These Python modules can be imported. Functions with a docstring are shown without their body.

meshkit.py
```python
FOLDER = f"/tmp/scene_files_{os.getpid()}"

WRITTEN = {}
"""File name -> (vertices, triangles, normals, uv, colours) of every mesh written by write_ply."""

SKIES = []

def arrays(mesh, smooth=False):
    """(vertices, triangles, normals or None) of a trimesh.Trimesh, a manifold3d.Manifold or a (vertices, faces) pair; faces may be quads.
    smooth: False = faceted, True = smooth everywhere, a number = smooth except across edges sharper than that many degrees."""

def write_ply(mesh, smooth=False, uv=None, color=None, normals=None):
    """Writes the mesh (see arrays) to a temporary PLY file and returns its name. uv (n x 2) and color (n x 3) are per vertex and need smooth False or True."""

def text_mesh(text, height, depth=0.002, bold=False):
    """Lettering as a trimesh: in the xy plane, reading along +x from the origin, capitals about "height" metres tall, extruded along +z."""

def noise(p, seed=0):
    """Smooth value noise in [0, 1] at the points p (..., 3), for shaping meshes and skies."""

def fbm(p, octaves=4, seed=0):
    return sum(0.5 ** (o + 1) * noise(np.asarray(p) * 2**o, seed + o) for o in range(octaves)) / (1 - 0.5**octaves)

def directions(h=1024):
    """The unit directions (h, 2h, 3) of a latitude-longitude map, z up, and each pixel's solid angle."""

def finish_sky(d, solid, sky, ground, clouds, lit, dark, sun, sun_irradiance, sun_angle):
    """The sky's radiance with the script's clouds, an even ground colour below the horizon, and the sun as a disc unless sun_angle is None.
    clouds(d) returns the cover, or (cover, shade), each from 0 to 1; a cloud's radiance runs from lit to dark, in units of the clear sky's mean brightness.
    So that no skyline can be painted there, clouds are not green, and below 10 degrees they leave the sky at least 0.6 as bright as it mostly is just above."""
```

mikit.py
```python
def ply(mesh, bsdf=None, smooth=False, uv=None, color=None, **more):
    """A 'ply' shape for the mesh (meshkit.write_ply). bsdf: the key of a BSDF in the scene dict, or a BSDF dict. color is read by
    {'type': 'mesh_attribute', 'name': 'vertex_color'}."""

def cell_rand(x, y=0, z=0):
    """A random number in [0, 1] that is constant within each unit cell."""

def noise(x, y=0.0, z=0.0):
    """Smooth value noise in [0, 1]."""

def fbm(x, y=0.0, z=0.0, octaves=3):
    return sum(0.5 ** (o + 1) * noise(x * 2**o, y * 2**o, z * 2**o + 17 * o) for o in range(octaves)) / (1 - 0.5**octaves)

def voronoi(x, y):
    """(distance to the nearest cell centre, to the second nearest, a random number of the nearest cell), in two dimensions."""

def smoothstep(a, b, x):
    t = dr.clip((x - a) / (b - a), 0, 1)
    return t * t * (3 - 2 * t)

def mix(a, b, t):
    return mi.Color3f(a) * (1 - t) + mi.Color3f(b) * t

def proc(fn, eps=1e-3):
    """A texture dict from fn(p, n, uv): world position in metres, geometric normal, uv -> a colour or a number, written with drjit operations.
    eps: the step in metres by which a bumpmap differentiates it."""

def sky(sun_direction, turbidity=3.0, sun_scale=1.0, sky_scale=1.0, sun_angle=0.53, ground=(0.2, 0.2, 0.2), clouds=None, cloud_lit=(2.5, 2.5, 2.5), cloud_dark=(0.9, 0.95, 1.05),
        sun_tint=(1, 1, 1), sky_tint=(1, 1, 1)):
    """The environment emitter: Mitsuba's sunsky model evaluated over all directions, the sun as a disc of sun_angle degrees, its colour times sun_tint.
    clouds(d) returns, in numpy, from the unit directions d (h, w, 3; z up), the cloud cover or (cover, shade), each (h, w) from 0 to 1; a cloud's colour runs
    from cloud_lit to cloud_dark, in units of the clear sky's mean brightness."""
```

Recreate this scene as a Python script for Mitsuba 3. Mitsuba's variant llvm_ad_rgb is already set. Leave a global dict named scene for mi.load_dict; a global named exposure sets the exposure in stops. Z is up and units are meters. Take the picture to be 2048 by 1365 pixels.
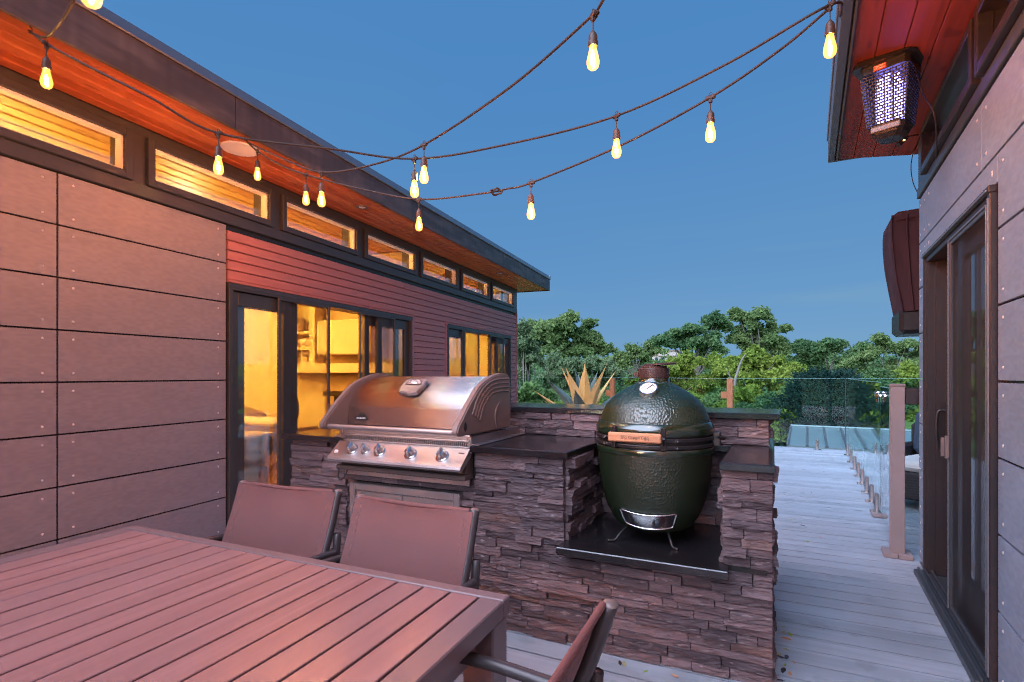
import math, random
import numpy as np, trimesh
import mitsuba as mi, drjit as dr
import mikit, meshkit
from mikit import noise, fbm, voronoi, smoothstep, mix, cell_rand
from scipy.spatial import ConvexHull
from shapely.geometry import Polygon, box as sbox, LineString
T4 = mi.ScalarTransform4f
random.seed(7)
rng = np.random.default_rng(7)
FPX, HOR, EYE = 1057.0, 749.0, 1.28          # focal length and horizon of the 2048 x 1365 photograph, eye height over the deck

# ------------------------------------------------------------------ camera, sky, exposure
scene, labels = {"type": "scene"}, {}
scene["camera"] = {"type": "perspective", "fov": 2 * math.degrees(math.atan(1024 / FPX)), "fov_axis": "x",
                   "principal_point_offset_x": 0.0, "principal_point_offset_y": (682.5 - HOR) / 1365.0,
                   "near_clip": 0.02, "far_clip": 4000.0,
                   "to_world": T4().look_at(origin=[0, 0, EYE], target=[0, 1, EYE], up=[0, 0, 1])}
exposure = 0.0


def veil(d):
    """A thin even dusk veil, a little denser and greyer towards the horizon, with one faint bank low over the trees."""
    z = d[..., 2]
    shade = np.clip(1 - z / 0.55, 0, 1) ** 1.6 * 0.75
    n = meshkit.fbm(np.stack([d[..., 0] * 3.0 + 5, d[..., 1] * 3.0, z * 24.0], -1), 4, 3)
    bank = np.clip((n - 0.50) * 4.0, 0, 1) * np.clip(1 - np.abs(z - 0.15) / 0.13, 0, 1)
    soft = meshkit.fbm(np.stack([d[..., 0] * 1.6 + 2, d[..., 1] * 1.6, z * 3.2], -1), 3, 6) - 0.5
    return np.full(z.shape, 0.93), np.clip(shade + soft * 0.55 + bank * 0.8, 0, 1)


scene["sky"] = mikit.sky([-0.80, -0.88, 0.95], turbidity=3, sun_scale=5.4, sky_scale=9.0, sun_angle=70, sun_tint=(0.74, 1.02, 1.85),
                         clouds=veil, cloud_lit=(0.085, 0.305, 0.69), cloud_dark=(0.150, 0.365, 0.625), ground=(0.12, 0.12, 0.10))
scene["sky"]["sampling_weight"] = 16.0        # how often the renderer picks the sky among the lamps


# ------------------------------------------------------------------ mesh helpers: a mesh is (vertices, triangles)
def _cb():
    s, v = np.array([[x, y, z] for x in (-1, 1) for y in (-1, 1) for z in (-1, 1)], float), []
    for k in s:
        for ax in range(3):
            v.append([(ax == i, k[i]) for i in range(3)])
    pts = np.array([[sg * (1.0 if full else 0.8) for full, sg in row] for row in v])
    h = ConvexHull(pts)
    f = []
    for t, eq in zip(h.simplices, h.equations):
        n = np.cross(pts[t[1]] - pts[t[0]], pts[t[2]] - pts[t[0]])
        f.append(t if n @ eq[:3] > 0 else t[::-1])
    sign = np.array([[sg for _, sg in row] for row in v])
    full = np.array([[fu for fu, _ in row] for row in v])
    return sign, full, np.array(f)


CB_SIGN, CB_FULL, CB_F = _cb()


def cbox(x0, x1, y0, y1, z0, z1, c=0.003):
    lo, hi = np.array([min(x0, x1), min(y0, y1), min(z0, z1)]), np.array([max(x0, x1), max(y0, y1), max(z0, z1)])
    c = min(c, 0.45 * (hi - lo).min())
    return np.where(CB_SIGN > 0, hi, lo) - np.where(CB_FULL, 0, CB_SIGN * c), CB_F.copy()


BOX_F = np.array([[0, 1, 3], [0, 3, 2], [4, 6, 7], [4, 7, 5], [0, 4, 5], [0, 5, 1], [2, 3, 7], [2, 7, 6], [0, 2, 6], [0, 6, 4], [1, 5, 7], [1, 7, 3]])


def box(x0, x1, y0, y1, z0, z1):
    x0, x1 = sorted((x0, x1)); y0, y1 = sorted((y0, y1)); z0, z1 = sorted((z0, z1))
    return np.array([[x, y, z] for x in (x0, x1) for y in (y0, y1) for z in (z0, z1)], float), BOX_F.copy()


def cat(ms):
    vs, fs, n = [], [], 0
    for v, f in ms:
        vs.append(v); fs.append(np.asarray(f) + n); n += len(v)
    return np.vstack(vs), np.vstack(fs)


def tube(pts, r, n=8, caps=True):
    p = np.asarray(pts, float)
    r = np.broadcast_to(np.asarray(r, float), (len(p),))
    t = np.gradient(p, axis=0)
    t /= np.linalg.norm(t, axis=1, keepdims=True) + 1e-12
    a = np.cross(t[0], [0, 0, 1.0] if abs(t[0][2]) < 0.9 else [1.0, 0, 0])
    a /= np.linalg.norm(a)
    v = []
    ang = np.arange(n) * 2 * np.pi / n
    for i in range(len(p)):
        a = a - (a @ t[i]) * t[i]
        a /= np.linalg.norm(a) + 1e-12
        b = np.cross(t[i], a)
        v.append(p[i] + r[i] * (np.cos(ang)[:, None] * a + np.sin(ang)[:, None] * b))
    v = np.vstack(v)
    f = []
    for i in range(len(p) - 1):
        for j in range(n):
            q0, q1 = i * n + j, i * n + (j + 1) % n
            f += [[q0, q1, q1 + n], [q0, q1 + n, q0 + n]]
    if caps:
        k = len(v)
        v = np.vstack([v, p[:1], p[-1:]])
        m = (len(p) - 1) * n
        for j in range(n):
            f += [[k, (j + 1) % n, j], [k + 1, m + j, m + (j + 1) % n]]
    return v, np.array(f)


def lathe(prof, n=32, uvout=False):
    prof = np.asarray(prof, float)
    ang = np.linspace(0, 2 * np.pi, n + 1) + np.pi / 2
    v = np.stack([prof[:, None, 0] * np.cos(ang), prof[:, None, 0] * np.sin(ang), np.repeat(prof[:, 1:2], n + 1, 1)], -1).reshape(-1, 3)
    f = []
    w = n + 1
    for i in range(len(prof) - 1):
        for j in range(n):
            a, b = i * w + j, i * w + j + 1
            f += [[a, b, b + w], [a, b + w, a + w]]
    f = np.array(f)
    if np.einsum("ij,ij->i", v[f[:, 0]], np.cross(v[f[:, 1]], v[f[:, 2]])).sum() < 0: f = f[:, ::-1]
    m = (v, f)
    if uvout:
        arc = np.concatenate([[0], np.cumsum(np.linalg.norm(np.diff(prof, axis=0), axis=1))])
        uv = np.stack([np.repeat(ang[None], len(prof), 0), np.repeat(arc[:, None], n + 1, 1)], -1).reshape(-1, 2)
        return m, uv
    return m


def spline(pts, n=8):
    p = np.asarray(pts, float)
    p = np.vstack([2 * p[0] - p[1], p, 2 * p[-1] - p[-2]])
    out = []
    for i in range(1, len(p) - 2):
        for s in np.arange(n) / n:
            out.append(0.5 * (2 * p[i] + (p[i + 1] - p[i - 1]) * s + (2 * p[i - 1] - 5 * p[i] + 4 * p[i + 1] - p[i + 2]) * s**2 + (3 * p[i] - p[i - 1] - 3 * p[i + 1] + p[i + 2]) * s**3))
    return np.array(out + [p[-2]])


def extr(poly, h):
    m = trimesh.creation.extrude_polygon(poly, h, engine="earcut")
    return np.array(m.vertices), np.array(m.faces)


def mv(m, d=(0, 0, 0), s=1.0):
    return m[0] * np.asarray(s) + np.asarray(d, float), m[1]


def rotm(m, ax, deg, c=(0, 0, 0)):
    R = trimesh.transformations.rotation_matrix(math.radians(deg), ax)[:3, :3]
    c = np.asarray(c, float)
    return (m[0] - c) @ R.T + c, m[1]


def swz(m, order, sg=(1, 1, 1)):
    """Reorders the axes; flips the winding where that mirrors."""
    v = m[0][:, order] * np.asarray(sg, float)
    P = np.zeros((3, 3))
    for i, o in enumerate(order):
        P[i, o] = sg[i]
    return v, (m[1] if np.linalg.det(P) > 0 else m[1][:, ::-1])


class Frame:
    def __init__(self, ox, oy, yaw, oz=0.0):
        a = math.radians(yaw)
        self.o, self.er, self.ed, self.yaw = np.array([ox, oy, oz]), np.array([math.cos(a), -math.sin(a), 0]), np.array([math.sin(a), math.cos(a), 0]), yaw

    def w(self, x, y, z=0.0):
        return self.o + x * self.er + y * self.ed + np.array([0, 0, z])

    def __call__(self, m):
        v = m[0]
        return self.o + v[:, :1] * self.er + v[:, 1:2] * self.ed + v[:, 2:] * np.array([0, 0, 1.0]), m[1]

    def sub(self, x, y, dyaw=0.0, z=0.0):
        p = self.w(x, y, z)
        return Frame(p[0], p[1], self.yaw + dyaw, p[2])


def P(u, v, Y):
    """The point at distance Y whose image is the photograph's pixel (u, v): used to survey the place from the photograph."""
    return np.array([(u - 1024) / FPX * Y, Y, EYE - (v - HOR) / FPX * Y])


W0 = Frame(0, 0, 0)
USED = {}


def unique(k):
    n = USED.get(k, -1) + 1
    USED[k] = n
    return k if n == 0 else f"{k}_{n:03d}"


def thing(name, label, cat_, group=None, kind=None):
    k = unique(name)
    labels[k] = {"label": label, "category": cat_}
    if group: labels[k]["group"] = group
    if kind: labels[k]["kind"] = kind
    return k


def struct(name):
    k = unique(name)
    labels[k] = {"kind": "structure"}
    return k


def put(key, mesh, mat, smooth=False, uv=None, **more):
    v, f = mesh
    scene[key] = mikit.ply(trimesh.Trimesh(v, f, process=False), mat, smooth=smooth, uv=uv, **more)
    return key


def part(parent, name, mesh, mat, smooth=False, label=None, kind=None, uv=None, **more):
    k = put(unique(parent + "__" + name), mesh, mat, smooth, uv, **more)
    if label or kind:
        labels[k] = {}
        if label: labels[k]["label"] = label
        if kind: labels[k]["kind"] = kind
    return k


# ------------------------------------------------------------------ materials
def rgb(c):
    return c if isinstance(c, dict) else {"type": "rgb", "value": list(c)}


def mat(name, color, rough=0.5, spec=0.5, metal=0.0, coat=0.0, bump=None, bscale=0.001, sheen=0.0):
    b = {"type": "principled", "base_color": rgb(color), "roughness": rough, "specular": spec, "metallic": metal}
    if coat: b["clearcoat"] = coat; b["clearcoat_gloss"] = 0.95
    if sheen: b["sheen"] = sheen
    if bump is not None:
        b = {"type": "bumpmap", "tex": bump, "scale": bscale, "bsdf": b}
    scene[name] = {"type": "twosided", "bsdf": b}


def diffuse(name, color):
    scene[name] = {"type": "twosided", "bsdf": {"type": "diffuse", "reflectance": rgb(color)}}


def wood(dx, dy, a, b, c, fine=70.0, board=0.1, amount=0.8, knots=0.0):
    """Streaked grain along (dx, dy), from colour a to b, boards of width 'board' drifting towards c."""
    def fn(p, n, uv):
        al = p.x * dx + p.y * dy
        ac = p.y * dx - p.x * dy + p.z * 1.3
        g = fbm(al * 2.2, ac * fine, p.z * fine * 0.3, 3)
        g2 = fbm(al * 0.9 + 7, ac * fine * 0.25, 3.0, 2)
        t = noise(al * 0.35, dr.floor(ac / board) * 3.7, 5.0)
        kn = smoothstep(0.86, 0.95, noise(al * 6.0, ac * 17.0, 9.0)) * knots if knots else 0.0
        col = mix(mix(a, b, smoothstep(0.25, 0.8, g * 0.6 + g2 * 0.4)), c, smoothstep(0.3, 0.95, t) * amount)
        return col * (1 - kn)
    return mikit.proc(fn)


def speck(a, b, scale=900.0, thr=0.72, c=None, big=2.0):
    def fn(p, n, uv):
        s = smoothstep(thr, thr + 0.12, noise(p.x * scale, p.y * scale, p.z * scale))
        m = fbm(p.x * big, p.y * big, p.z * big * 1.3, 3)
        return mix(mix(a, c if c is not None else a, smoothstep(0.3, 0.75, m)), b, s)
    return mikit.proc(fn)


s207, c207 = math.sin(math.radians(20.7)), math.cos(math.radians(20.7))
s293, c293 = math.sin(math.radians(29.3)), math.cos(math.radians(29.3))
s25, c25 = math.sin(math.radians(25)), math.cos(math.radians(25))


def panel_fn(p, n, uv):
    m = fbm(p.x * 1.7 + p.y * 1.1, p.z * 9.0, p.y * 0.6, 3)
    s = noise((p.x + p.y) * 26.0, p.z * 90.0, 2.0)
    d = smoothstep(0.90, 0.96, noise(p.x * 130, p.y * 130, p.z * 130)) * smoothstep(0.6, 0.8, noise(p.x * 4, p.y * 4, p.z * 4 + 3))
    return mix((0.200, 0.203, 0.243), (0.242, 0.245, 0.288), m) * (0.93 + 0.14 * s) + mi.Color3f(0.10) * d


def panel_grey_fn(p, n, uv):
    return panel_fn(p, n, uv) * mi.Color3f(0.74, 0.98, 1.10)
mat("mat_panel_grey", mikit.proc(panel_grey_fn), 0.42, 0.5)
mat("mat_panel", mikit.proc(panel_fn), 0.48, 0.4)
mat("mat_siding", wood(s207, c207, (0.36, 0.150, 0.148), (0.42, 0.180, 0.176), (0.37, 0.175, 0.174), 60, 0.08), 0.5, 0.4)
mat("mat_cedar", wood(s207, c207, (0.42, 0.100, 0.026), (0.28, 0.052, 0.012), (0.47, 0.13, 0.038), 40, 0.1, .8, .3), 0.38, 0.5)
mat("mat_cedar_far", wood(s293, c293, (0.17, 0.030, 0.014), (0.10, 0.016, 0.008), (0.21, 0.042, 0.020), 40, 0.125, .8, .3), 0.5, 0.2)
mat("mat_ceiling_wood", wood(s207, c207, (0.50, 0.26, 0.11), (0.36, 0.16, 0.06), (0.58, 0.33, 0.15), 30, 0.132, .9, .35), 0.45, 0.4)
mat("mat_frame", (0.036, 0.040, 0.046), 0.36, 0.5)
mat("mat_frame_brown", (0.020, 0.015, 0.016), 0.38, 0.5)
def fascia_fn(p, n, uv):
    al = p.x * s207 + p.y * c207
    m = fbm(al * 3.0, p.z * 14.0, 1.0, 4)
    st = noise(al * 30.0, p.z * 2.5, 4.0)
    return mix((0.052, 0.045, 0.046), (0.095, 0.082, 0.082), smoothstep(0.3, 0.75, m)) * (0.85 + 0.3 * st)
mat("mat_fascia", mikit.proc(fascia_fn), 0.5, 0.4)
mat("mat_flashing", (0.17, 0.18, 0.20), 0.32, 0.5, 0.6)
def deck_fn(p, n, uv):
    al = p.x * c25 - p.y * s25
    ac = p.x * s25 + p.y * c25
    g = fbm(al * 3.0, ac * 75.0, 0.0, 3)
    bd = cell_rand(dr.floor(ac / 0.14 + 0.18), dr.floor(al / 1.9), 3)
    st = smoothstep(0.55, 0.85, fbm(al * 1.6, ac * 1.6, 8.0, 4))
    dirt = smoothstep(0.60, 0.80, fbm(al * 7.0, ac * 9.0, 2.0, 4))
    return mix((0.265, 0.305, 0.350), (0.325, 0.37, 0.42), g) * (0.86 + 0.26 * bd) * (1 - 0.20 * st) * (1 - 0.16 * dirt)
mat("mat_deck", mikit.proc(deck_fn), 0.55, 0.35)
s24, c24 = math.sin(math.radians(24.3)), math.cos(math.radians(24.3))
mat("mat_table", wood(s24, c24, (0.205, 0.108, 0.106), (0.25, 0.138, 0.136), (0.19, 0.112, 0.114), 55, 0.0815, 0.9), 0.30, 0.8)
mat("mat_table_frame", (0.135, 0.096, 0.102), 0.36, 0.6)
scene["mat_granite"] = {"type": "twosided", "bsdf": {"type": "roughplastic", "int_ior": 1.75, "alpha": 0.035, "diffuse_reflectance": speck((0.012, 0.011, 0.013), (0.10, 0.085, 0.09), 420, 0.80)}}
def stone_fn(tint, brown):
    def fn(p, n, uv):
        m = fbm(p.x * 9.0, p.y * 9.0, p.z * 38.0, 4)
        f = noise(p.x * 120, p.y * 120, p.z * 240)
        c = smoothstep(0.66, 0.80, fbm(p.x * 26.0, p.y * 26.0, p.z * 60.0, 3))
        r = smoothstep(0.50, 0.80, fbm(p.x * 3.0 + 4, p.y * 3.0, p.z * 11.0, 3)) * brown
        return (mix(mi.Color3f(tint) * 0.62, mi.Color3f(tint) * 1.35, m) * (0.82 + 0.36 * f)) * (1 - r) + mi.Color3f(0.16, 0.085, 0.06) * r + mi.Color3f(0.10, 0.09, 0.09) * c
    return mikit.proc(fn)
def stone_bump(p, n, uv):
    return fbm(p.x * 45.0, p.y * 45.0, p.z * 130.0, 4)
for i, (t, b) in enumerate((((0.100, 0.070, 0.076), 0.03), ((0.135, 0.093, 0.099), 0.06), ((0.068, 0.050, 0.057), 0.0), ((0.145, 0.093, 0.088), 0.35))):
    mat(f"mat_stone_{i}", stone_fn(t, b), 0.62, 0.35, bump=mikit.proc(stone_bump), bscale=0.011)
def steel_rough(p, n, uv):
    return 0.10 + 0.16 * fbm(p.x * 4.0, p.y * 4.0, p.z * 5.0, 3)
scene["mat_steel"] = {"type": "twosided", "bsdf": {"type": "roughconductor", "material": "none", "specular_reflectance": {"type": "rgb", "value": [0.60, 0.57, 0.56]}, "alpha_u": 0.020, "alpha_v": 0.32, "distribution": "ggx"}}
scene["mat_steel_plain"] = {"type": "twosided", "bsdf": {"type": "roughconductor", "material": "none", "specular_reflectance": {"type": "rgb", "value": [0.52, 0.48, 0.47]}, "alpha": mikit.proc(steel_rough), "distribution": "ggx"}}
scene["mat_chrome"] = {"type": "twosided", "bsdf": {"type": "roughconductor", "material": "none", "specular_reflectance": {"type": "rgb", "value": [0.80, 0.79, 0.78]}, "alpha": 0.05}}
mat("mat_cast", (0.165, 0.128, 0.12), 0.42, 0.5, 0.25)
mat("mat_cast_dark", (0.06, 0.045, 0.042), 0.5, 0.4)
def dimple(p, n, uv):
    a, b, r = voronoi(uv.x * 27.0, uv.y * 96.0)
    return a * a
def glaze(name, color, alpha, bscale, ior=2.0):
    b = {"type": "roughplastic", "diffuse_reflectance": rgb(color), "int_ior": ior, "alpha": alpha}
    if bscale: b = {"type": "bumpmap", "tex": mikit.proc(dimple), "scale": bscale, "bsdf": b}
    scene[name] = {"type": "twosided", "bsdf": b}
glaze("mat_egg", (0.009, 0.026, 0.011), 0.045, 0.0036)
glaze("mat_egg_base", (0.012, 0.021, 0.010), 0.22, 0.0026, 1.6)
glaze("mat_egg_smooth", (0.009, 0.023, 0.011), 0.05, 0)
mat("mat_black", (0.012, 0.012, 0.013), 0.4, 0.5)
mat("mat_iron", (0.042, 0.024, 0.022), 0.42, 0.4)
mat("mat_handle_wood", wood(c25, -s25, (0.50, 0.24, 0.13), (0.38, 0.16, 0.08), (0.55, 0.28, 0.15), 160, 0.05), 0.4, 0.4)
def weave(p, n, uv):
    al = p.x * c25 - p.y * s25
    t = 0.5 + 0.5 * dr.sin(al * 2600.0) * dr.sin(p.z * 2600.0)
    m = fbm(p.x * 6, p.y * 6, p.z * 6, 3)
    return mix((0.125, 0.050, 0.048), (0.165, 0.075, 0.072), t * 0.6 + m * 0.4)
mat("mat_sling", mikit.proc(weave), 0.65, 0.3, sheen=0.3)
mat("mat_chair_tube", (0.060, 0.052, 0.055), 0.33, 0.5, 0.3)
mat("mat_white", (0.72, 0.70, 0.68), 0.5, 0.4)
mat("mat_label_orange", (0.75, 0.10, 0.03), 0.5, 0.4)
mat("mat_rivet", (0.75, 0.73, 0.72), 0.25, 0.5, 0.6)
mat("mat_post", (0.24, 0.19, 0.185), 0.45, 0.4)
mat("mat_post_lit", (0.34, 0.135, 0.06), 0.45, 0.4)  # orange light on the far posts is mixed into this colour
mat("mat_awning", mikit.proc(lambda p, n, uv: mix((0.036, 0.015, 0.018), (0.055, 0.027, 0.031), fbm(p.x * 9, p.y * 9, p.z * 3, 3))), 0.75, 0.2, sheen=0.2)
mat("mat_roof_metal", mikit.proc(lambda p, n, uv: mix((0.17, 0.23, 0.245), (0.23, 0.30, 0.315), fbm(p.x * 1.5, p.y * 1.5, p.z * 1.5, 3))), 0.38, 0.5, 0.35)
scene["mat_pane"] = {"type": "thindielectric", "int_ior": 1.36}      # two faces per pane
scene["mat_pane_sky"] = {"type": "thindielectric", "int_ior": 1.5}
scene["mat_rail_glass"] = {"type": "thindielectric", "int_ior": 1.30, "specular_transmittance": {"type": "rgb", "value": [0.88, 0.97, 0.945]}}
mat("mat_glass_edge", (0.30, 0.55, 0.52), 0.12, 0.6)
scene["mat_bulb_glass"] = {"type": "thindielectric", "int_ior": 1.35, "specular_transmittance": {"type": "rgb", "value": [0.99, 0.88, 0.66]}}
scene["mat_screen"] = {"type": "mask", "opacity": 0.26, "bsdf": {"type": "twosided", "bsdf": {"type": "diffuse", "reflectance": {"type": "rgb", "value": [0.05, 0.05, 0.055]}}}}
mat("mat_socket", (0.055, 0.030, 0.020), 0.45, 0.4)
mat("mat_cable", (0.035, 0.026, 0.024), 0.55, 0.3)
mat("mat_plaster", (0.76, 0.66, 0.46), 0.7, 0.2)
mat("mat_stone_tile", mikit.proc(lambda p, n, uv: mix((0.24, 0.19, 0.13), (0.38, 0.30, 0.20), fbm(p.x * 5, p.y * 5, p.z * 5, 4))), 0.5, 0.3)
mat("mat_floor_dark", (0.10, 0.055, 0.03), 0.12, 0.5)
mat("mat_sofa", (0.17, 0.13, 0.095), 0.8, 0.2, sheen=0.3)
mat("mat_cushion", (0.28, 0.27, 0.14), 0.8, 0.2)
mat("mat_fabric_blue", (0.05, 0.075, 0.12), 0.8, 0.2)
mat("mat_cardboard", (0.55, 0.36, 0.17), 0.7, 0.2)
mat("mat_wicker", mikit.proc(lambda p, n, uv: mix((0.012, 0.011, 0.013), (0.05, 0.045, 0.05), 0.5 + 0.5 * dr.sin(p.x * 300 + p.y * 300) * dr.sin(p.z * 420))), 0.5, 0.4)
mat("mat_photo_dark", mikit.proc(lambda p, n, uv: mix((0.05, 0.03, 0.03), (0.45, 0.36, 0.30), smoothstep(0.52, 0.62, fbm(p.x * 22, p.y * 22, p.z * 22, 2)))), 0.4, 0.4)


def leaf_mat(name, a, b, c, s=0.35):
    def fn(p, n, uv):
        m = fbm(p.x * s, p.y * s, p.z * s, 3)
        k = cell_rand(dr.floor(p.x * 3.1), dr.floor(p.y * 3.1), dr.floor(p.z * 3.1))
        return mix(mix(a, b, smoothstep(0.32, 0.68, m)), c, k * 0.45)
    scene[name] = {"type": "principledthin", "base_color": mikit.proc(fn), "roughness": 0.55, "diff_trans": 0.7}


leaf_mat("mat_leaf_oak", (0.19, 0.29, 0.10), (0.28, 0.38, 0.135), (0.12, 0.20, 0.09))
leaf_mat("mat_leaf_bright", (0.22, 0.32, 0.055), (0.35, 0.43, 0.085), (0.17, 0.26, 0.06))
leaf_mat("mat_leaf_dark", (0.11, 0.22, 0.09), (0.19, 0.31, 0.115), (0.08, 0.16, 0.085))
leaf_mat("mat_leaf_pale", (0.20, 0.29, 0.14), (0.28, 0.36, 0.18), (0.15, 0.22, 0.13))
leaf_mat("mat_leaf_cedar", (0.028, 0.075, 0.060), (0.055, 0.115, 0.085), (0.02, 0.05, 0.045), 0.8)
mat("mat_bark", mikit.proc(lambda p, n, uv: mix((0.12, 0.10, 0.085), (0.30, 0.27, 0.23), fbm(p.x * 4, p.y * 4, p.z * 1.5, 3))), 0.8, 0.2)
mat("mat_bark_pale", (0.24, 0.21, 0.185), 0.8, 0.2)
mat("mat_grass", mikit.proc(lambda p, n, uv: mix((0.06, 0.11, 0.03), (0.12, 0.19, 0.05), fbm(p.x * 0.5, p.y * 0.5, 0.0, 4))), 0.85, 0.1)
mat("mat_agave", mikit.proc(lambda p, n, uv: mix((0.05, 0.11, 0.115), (0.11, 0.18, 0.175), fbm(p.x * 9, p.y * 9, p.z * 4, 3))), 0.5, 0.4)
mat("mat_agave_lit_yellow", mikit.proc(lambda p, n, uv: mix((0.58, 0.42, 0.15), (0.70, 0.56, 0.26), fbm(p.x * 14, p.y * 14, p.z * 5, 3))), 0.5, 0.4)  # the yellow stands for orange light on the leaves
mat("mat_terracotta", (0.30, 0.16, 0.10), 0.7, 0.2)
mat("mat_stucco", (0.52, 0.44, 0.38), 0.8, 0.2)


def lamp(r, g, b, w=1.0):
    return {"type": "area", "radiance": {"type": "rgb", "value": [r, g, b]}, "sampling_weight": w}


# ================================================================== HOUSE (left): x = outward, y = along the wall, z = up
LH = Frame(-2.26, 4.19, 20.7)
house = thing("house", "long grey and red house on the left with clerestory windows and sliding glass doors", "house")
D1, D2, HEAD, PTOP, SOF = (0.0, 2.74), (3.706, 6.286), 1.99, 2.47, 2.94
TEND = 6.64
wallp = [box(-.22, -.024, -7.6, 0.0, -.3, PTOP), box(-.22, -.02, -.0, TEND, HEAD + .02, PTOP), box(-.22, -.02, D1[1], D2[0], -.3, HEAD + .02), box(-.22, -.02, D2[1], TEND, -.3, HEAD + .02),
         box(-6.6, -.22, TEND - .2, TEND, -.3, 3.0), box(-6.8, -6.6, -7.6, TEND, -.3, 3.0), box(-6.6, -.22, -7.8, -7.6, -.3, 3.0)]
part(house, "wall", LH(cat(wallp)), "mat_black")
# clerestory band
wins = [(-.6 + 1.195 * k, .4 + 1.195 * k) for k in range(-5, 6)]
WB, WT = 2.555, 2.885
band = [cbox(-.2, .018, -7.6, TEND, PTOP + .002, WB, .004), box(-.2, .012, -7.6, TEND, WT, SOF - .002)]
edges = [-7.6] + [x for w in wins for x in (w[0] - .05, w[1] + .05)] + [TEND]
for i in range(0, len(edges), 2):
    if edges[i + 1] > edges[i]: band.append(box(-.2, .010, edges[i], edges[i + 1], WB, WT))
part(house, "clerestory_band", LH(cat(band)), "mat_frame")


def ring(x0, x1, y0, y1, z0, z1, w, c=.004, wb=None):
    """A rectangular frame in the y-z plane between x0 and x1, members w wide inside the outline."""
    wb = wb or w
    return cat([cbox(x0, x1, y0, y0 + w, z0, z1, c), cbox(x0, x1, y1 - w, y1, z0, z1, c), cbox(x0, x1, y0 + w, y1 - w, z1 - w, z1, c), cbox(x0, x1, y0 + w, y1 - w, z0, z0 + wb, c)])


for a, b in wins:
    wk = part(house, "window", LH(ring(-.07, .040, a - .048, b + .048, WB + .003, WT - .003, .048)), "mat_frame")
    part(wk, "pane", LH(box(-.032, -.026, a, b, WB + .05, WT - .05)), "mat_pane_sky")
    part(wk, "sash", LH(ring(-.05, .010, a, b, WB + .051, WT - .051, .014, .002)), "mat_white")
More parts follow.
